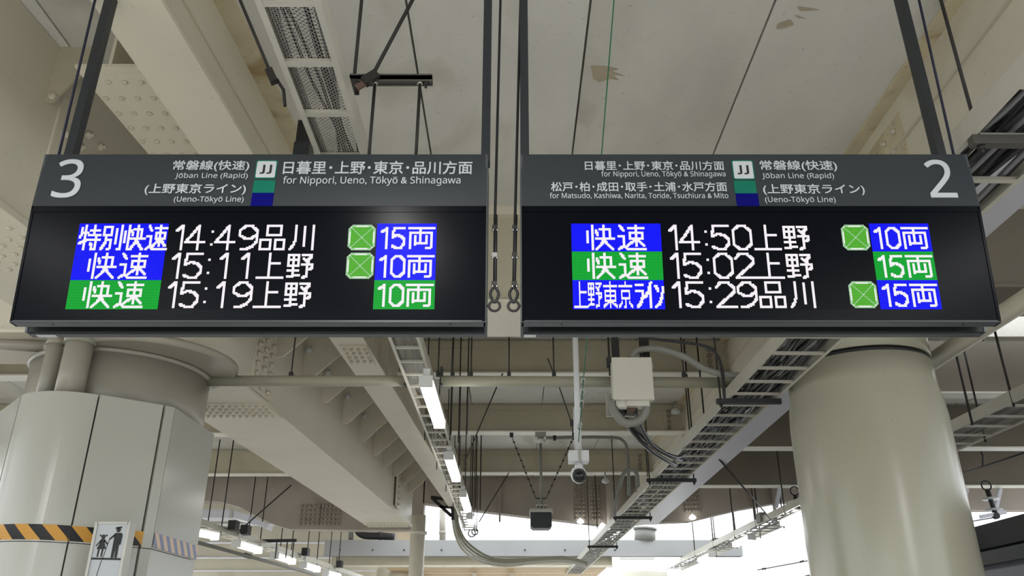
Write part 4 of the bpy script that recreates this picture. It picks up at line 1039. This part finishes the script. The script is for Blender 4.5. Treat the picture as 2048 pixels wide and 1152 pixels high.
def led_rows(rows):
    g = [['.']*NC for _ in range(NR)]
    for r, (kind, kcol, tm, dest, icon, cnt, ccol) in enumerate(rows):
        y = r*24
        for yy in range(y, y+24):
            for x in range(0, 72): g[yy][x] = kcol
            for x in range(240, 288): g[yy][x] = ccol
        if kind == '特別快速':
            for i, ch in enumerate(kind): stroke(g, G[ch], 1+i*18, y+1, .74, 1, 'w')
        elif kind == '快速':
            for i, ch in enumerate(kind): stroke(g, G[ch], 12+i*25, y+1, 1, 1, 'w')
        else:
            xx = [1, 12, 24, 36, 48, 56, 64]; ww = [.48, .5, .5, .5, .31, .31, .31]
            for i, ch in enumerate(kind): stroke(g, G[ch], xx[i], y+1, ww[i], .98, 'w', 1 if i < 4 else 2)
        for dch, x in zip((tm[0], tm[1], tm[3], tm[4]), (74, 88, 112, 129)):
            stroke(g, G[dch], x+(3 if dch == '1' else -2 if dch == '4' else 0), y+1, 1.14, 1, 'w')
        for yy in (6, 17): stroke(g, [[(0, 0), (0, 0)]], 107, y+yy, 1, 1, 'w')
        for i, ch in enumerate(dest): stroke(g, G[ch], 146+i*24, y+1, .97, 1, 'w')
        if icon:
            cx = 217
            for yy in range(1, 23):
                for xx in range(0, 22):
                    a = xx; b = yy-1; m = min(a, 21-a, b, 21-b); cdiag = min(a+b, 21-a+b, a+21-b, 42-a-b)
                    if cdiag < 3: continue
                    if m == 0 or cdiag == 3: v = 'c'
                    elif m == 1 or cdiag == 4: v = 'c' if m == 1 and cdiag < 7 else 'w'
                    elif a == b or a == 21-b: v = 'c'
                    else: v = 'l'
                    g[y+yy][cx+xx] = v
        stroke(g, G[cnt[0]], 242, y+3, 1, .85, 'w'); stroke(g, G[cnt[1]], 252, y+3, .8, .85, 'w')
        stroke(g, G['両'], 265, y+3, .95, 1, 'w')
    return g
TAN = .1104
def dplane(z, off=0): return 3.0+(3.305-z)*TAN-off
def board(label, X0, X1, L0, rows, poles, left):
    t = thing('departure_board', label, 'departure board', ((X0+X1)/2, 3.06, 2.78))
    zt, zm, zb = 3.56, 3.303, 2.797
    part('housing', MB().box(X0+.012, X1-.012, 3.02, 3.19, zm, zt-.004).box(X0+.012, X1-.012, 3.08, 3.19, 2.88, zm), M['signblack'], t)
    part('header_panel', MB().box(X0, X1, 3.0, 3.02, zm+.002, zt), M['sign'], t)
    def slab(xa, xb, za, zb_, o0, o1):
        return [(xa, dplane(za, o0), za), (xb, dplane(za, o0), za), (xb, dplane(za, o1), za), (xa, dplane(za, o1), za),
                (xa, dplane(zb_, o0), zb_), (xb, dplane(zb_, o0), zb_), (xb, dplane(zb_, o1), zb_), (xa, dplane(zb_, o1), zb_)]
    zb = 2.807
    part('display_frame', MB().quadbox(slab(X0, X0+.010, zb, zm, .003, -.02)).quadbox(slab(X1-.012, X1, zb, zm, .003, -.02)).quadbox(slab(X0, X1, zm-.026, zm, .003, -.02)), M['glass'], t)
    part('pane', MB().quadbox(slab(X0+.010, X1-.012, zb, zm-.026, 0, -.018)), M['glass'], t)
    for xx in (X0-.004, X1-.006):
        part('side_plate', MB().prism([(xx, 2.999, zt), (xx, 3.003, zm), (xx, 3.0585, zb), (xx, 3.0585, 2.804), (xx, 3.105, 2.804), (xx, 3.11, 2.86), (xx, 3.165, 2.86), (xx, 3.17, 2.806), (xx, 3.235, 2.806), (xx, 3.20, zt)], (.010, 0, 0)), M['signedge'], t)
    part('front_rail', MB().box(X0, X1, 3.057, 3.105, 2.804, 2.812), M['signedge'], t)
    part('rail_lip', MB().box(X0, X1, 3.052, 3.057, 2.803, 2.812), M['pole'], t)
    part('bottom_recess', MB().box(X0+.01, X1-.01, 3.06, 3.20, 2.865, 2.88).box(X0+.01, X1-.01, 3.19, 3.20, 2.815, 2.87), M['signblack'], t)
    part('rear_rail', MB().box(X0, X1, 3.172, 3.235, 2.808, 2.83), M['signblack'], t)
    part('inner_rail', MB().box(X0+.005, X1-.005, 3.19, 3.225, 2.803, 2.808), M['signedge'], t)
    part('maker_label', MB().box(X0+.03, X0+.11, 3.195, 3.222, 2.8015, 2.803) if left else MB().box(X0+.01, X0+.06, 3.195, 3.222, 2.8015, 2.803), M['white'], t)
    for xx in (X0+.16, X1-.14):
        part('screw', MB().lathe((xx, 3.08, 2.804), [(.005, 0), (.004, .002)], 8, (0, 0, -1)), M['black'], t)
    for px in poles:
        part('hanging_tube', MB().box(px-.019, px+.019, 3.045, 3.095, zt-.01, CZ if px > -1.9 else 4.5), M['pole'], t)
    # LED dots
    g = led_rows(rows)
    PW = 1.484/NC; slant = math.sqrt(1+TAN*TAN); zt_ = 3.2257; dz = PW/slant
    buckets = {}
    for r in range(NR):
        for c_ in range(NC):
            k = g[r][c_]
            if k == '.' and False: continue
            buckets.setdefault(k, []).append((r, c_))
    for k, lst in buckets.items():
        mb = MB(); s = {'w': .46, 'c': .42, '.': .2}.get(k, .43)
        for r, c_ in lst:
            x = L0+(c_+.5)*PW; z = zt_-(r+.5)*dz
            za, zb2 = z-dz*s, z+dz*s; ya, yb2 = dplane(za, .0015), dplane(zb2, .0015); n0 = len(mb.v)
            mb.v += [Vector((x-PW*s, ya, za)), Vector((x+PW*s, ya, za)), Vector((x+PW*s, yb2, zb2)), Vector((x-PW*s, yb2, zb2))]
            mb.f.append((n0, n0+1, n0+2, n0+3))
        nm = {'w': 'white_dots', 'b': 'blue_dots', 'g': 'green_dots', 'l': 'lime_dots', 'c': 'pale_green_dots', '.': 'unlit_dots'}[k]
        part(nm, mb, M[{'w': 'ledw', 'b': 'ledb', 'g': 'ledg', 'l': 'ledl', 'c': 'ledc', '.': 'ledoff'}[k]], t, kind='stuff')
    return t
b3 = board('left departure board numbered 3 with three white LED rows', -2.009, -.108, -1.796,
           [('特別快速', 'b', '14:49', '品川', 1, '15', 'b'), ('快速', 'b', '15:11', '上野', 1, '10', 'b'), ('快速', 'g', '15:19', '上野', 0, '10', 'g')], (-1.944, -.116), True)
lettering('platform_number', '3', (101, 392), (170, 335), 318.5, 395.5, M['white'], b3, .006)
lettering('line_name', '常磐線(快速)', (346, 331), (499, 331), 321, 343, M['white'], b3)
lettering('line_name', 'Jōban Line (Rapid)', (350.6, 352), (495.7, 352), 345.5, 359, M['white'], b3, .004)
lettering('line_name', '(上野東京ライン)', (290, 378), (492, 378), 367, 390, M['white'], b3)
lettering('line_name', '(Ueno-Tōkyō Line)', (348, 399), (487.5, 399), 392.4, 406.6, M['white'], b3, .004)
lettering('destination_lettering', '日暮里･上野･東京･品川方面', (566.8, 335), (944.8, 335), 322, 348.5, M['white'], b3)
lettering('destination_lettering', 'for Nippori, Ueno, Tōkyō & Shinagawa', (566, 362), (921, 362), 352.5, 371.6, M['white'], b3, .004)
rect('badge_border', 511, 553.8, 321, 357.5, M['green'], b3, .002, .008)
rect('badge_edge', 513.2, 551.6, 323, 355.5, M['white'], b3, .0025, .006)
rect('badge_face', 514.2, 550.6, 324, 354.5, M['white'], b3, .003, .004)
for ua in (520.5, 534): lettering('badge_letter', 'J', (ua, 338), (ua+9.5, 338), 329.5, 347.5, M['black'], b3, .022, y=YB-.0045)
rect('green_block', 506.5, 550, 361, 386, M['green'], b3, .002)
rect('blue_block', 503, 546.5, 386, 412.5, M['navy'], b3, .002)
b2 = board('right departure board numbered 2 with three white LED rows', .040, 1.957, .2454,
           [('快速', 'b', '14:50', '上野', 1, '10', 'b'), ('快速', 'g', '15:02', '上野', 0, '15', 'g'), ('上野東京ライン', 'b', '15:29', '品川', 1, '15', 'b')], (.056, 1.884), False)
lettering('platform_number', '2', (1848, 335), (1916, 392), 319.5, 395.2, M['white'], b2, .006)
lettering('destination_lettering', '日暮里･上野･東京･品川方面', (1169.6, 331), (1448, 331), 322, 340.5, M['white'], b2)
lettering('destination_lettering', 'for Nippori, Ueno, Tōkyō & Shinagawa', (1202.6, 349), (1451, 349), 342, 356.3, M['white'], b2, .004)
lettering('destination_lettering', '松戸･柏･成田･取手･土浦･水戸方面', (1102, 373), (1453.6, 373), 364, 383, M['white'], b2)
lettering('destination_lettering', 'for Matsudo, Kashiwa, Narita, Toride, Tsuchiura & Mito', (1099.4, 391), (1456.4, 391), 385.5, 398, M['white'], b2, .004)
rect('badge_border', 1464.5, 1507.8, 321, 359.5, M['green'], b2, .002, .008)
rect('badge_edge', 1466.6, 1505.6, 323, 357.5, M['white'], b2, .0025, .006)
rect('badge_face', 1467.6, 1504.6, 324, 356.5, M['white'], b2, .003, .004)
for ua in (1474.5, 1488): lettering('badge_letter', 'J', (ua, 339), (ua+9.5, 339), 330.5, 348.5, M['black'], b2, .022, y=YB-.0045)
rect('green_block', 1468.5, 1512, 362, 387, M['green'], b2, .002)
rect('blue_block', 1472.7, 1517, 387, 414, M['navy'], b2, .002)
lettering('line_name', '常磐線(快速)', (1520, 332), (1673.6, 332), 321, 343, M['white'], b2)
lettering('line_name', 'Jōban Line (Rapid)', (1524, 352), (1667.7, 352), 345.6, 359.6, M['white'], b2, .004)
lettering('line_name', '(上野東京ライン)', (1526, 379), (1729, 379), 368, 390.5, M['white'], b2)
lettering('line_name', '(Ueno-Tōkyō Line)', (1530, 400), (1671, 400), 393, 407.6, M['white'], b2, .004)

# ------------------------------------------------------------------ wire ropes between the boards
for k, (u0, u1, ur, lab, side) in enumerate(((1001, 990, 989, 'left hanging wire rope with clamps and a ring between the boards', -1), (1041, 1030, 1027, 'right hanging wire rope with clamps and a ring between the boards', 1))):
    Yr = 3.07
    t = thing('wire_rope', lab, 'wire rope', tuple(aty(ur, 620, Yr)))
    top = aty(u0, 0, Yr); top = Vector((top.x, Yr, CZ))
    e = aty(u0, 0, Yr)
    c = [aty(u0, -400, Yr), aty(u0, 0, Yr), aty(u1+.5, 440, Yr), aty(u1-1, 565, Yr)]
    mid = aty(u1-1 if k == 0 else u1-3, 572, Yr)
    xt = aty(u0, 0, Yr).x
    part('rope', MB().tube([(xt, Yr, CZ), (xt, Yr, aty(u0, 0, Yr).z), aty(u1, 440, Yr), mid], .006, 8), M['rope'], t)
    part('doubled_rope', MB().tube([aty(u1+2, 430, Yr-.006), mid+Vector((.003, -.004, 0))], .007, 8), M['rope'], t)
    ring = aty(ur, 612, Yr)
    lp = catmull([mid, mid+Vector((-.016, 0, -.03)), ring+Vector((-.012, 0, .034)), ring+Vector((0, 0, .016)), ring+Vector((.012, 0, .034)), mid+Vector((.016, 0, -.03)), mid], 6)
    part('loop', MB().tube(lp, .006, 8), M['rope'], t)
    part('ring', MB().torus(ring, .022, .0055, 'y', 28, 10), M['rod'], t)
    part('eye_bolt', MB().tube([ring+Vector((side*-.0, 0, 0))+Vector((side*.022, 0, 0)), ring+Vector((side*.06, 0, 0))], .005, 8), M['rod'], t)
    for vi, v in enumerate((457, 512, 569)):
        p = aty(u1-.5*vi, v, Yr)
        cb_ = part('clamp', MB().box(p.x-.012, p.x+.010, Yr-.012, Yr+.012, p.z-.009, p.z+.011), M['chrome' if (k == 0 and vi == 1) else 'rod'], t)
        part('clamp_nut', MB().lathe((p.x-.008, Yr-.008, p.z-.016), [(.005, 0), (.005, .01)], 6).lathe((p.x+.010, Yr-.008, p.z-.016), [(.005, 0), (.005, .01)], 6), M['chrome'], cb_)
p0 = aty(120, 303, 3.08); p1 = aty(190, 0, 3.08)
single('support_wire', MB().tube([(p0.x, 3.08, 3.55), p0.lerp(p1, 1.0), p0.lerp(p1, 1.5)], .006, 8), M['bluewire'], 'navy wire beside the outer tube of the left board', 'wire')
p0 = aty(1905, 303, 3.08); p1 = aty(1838, 0, 3.08)
single('support_wire', MB().tube([(p0.x, 3.08, 3.55), p0.lerp(p1, 1.0), p0.lerp(p1, 1.5)], .006, 8), M['bluewire'], 'navy wire beside the outer tube of the right board', 'wire')

# repeats of a kind carry one group phrase
GR = {'tube_lamp': 'tube lamps hung under the cable trays', 'suspension_rod': 'loose suspension rods dropping from the deck', 'cross_beam': 'steel cross beams under the deck',
      'bulb_lamp': 'small bulb lamps on the steelwork', 'ladder_tray': 'ladder cable trays', 'departure_board': 'departure boards', 'wire_rope': 'wire ropes between the boards',
      'support_wire': 'navy wires beside the boards', 'cross_girder': 'cross girders at the column line', 'drain_pipe': 'drain pipes at the left column', 'hanging_bracket': 'pale steel struts',
      'insulator': 'overhead line insulators', 'far_building': 'far buildings', 'vertical_pipe': 'short grey pipes on the fascia beam'}
for o in sc.objects:
    if o.parent is None and o.get('category'):
        k = o.name.split('.')[0]
        if k in GR: o['group'] = GR[k]
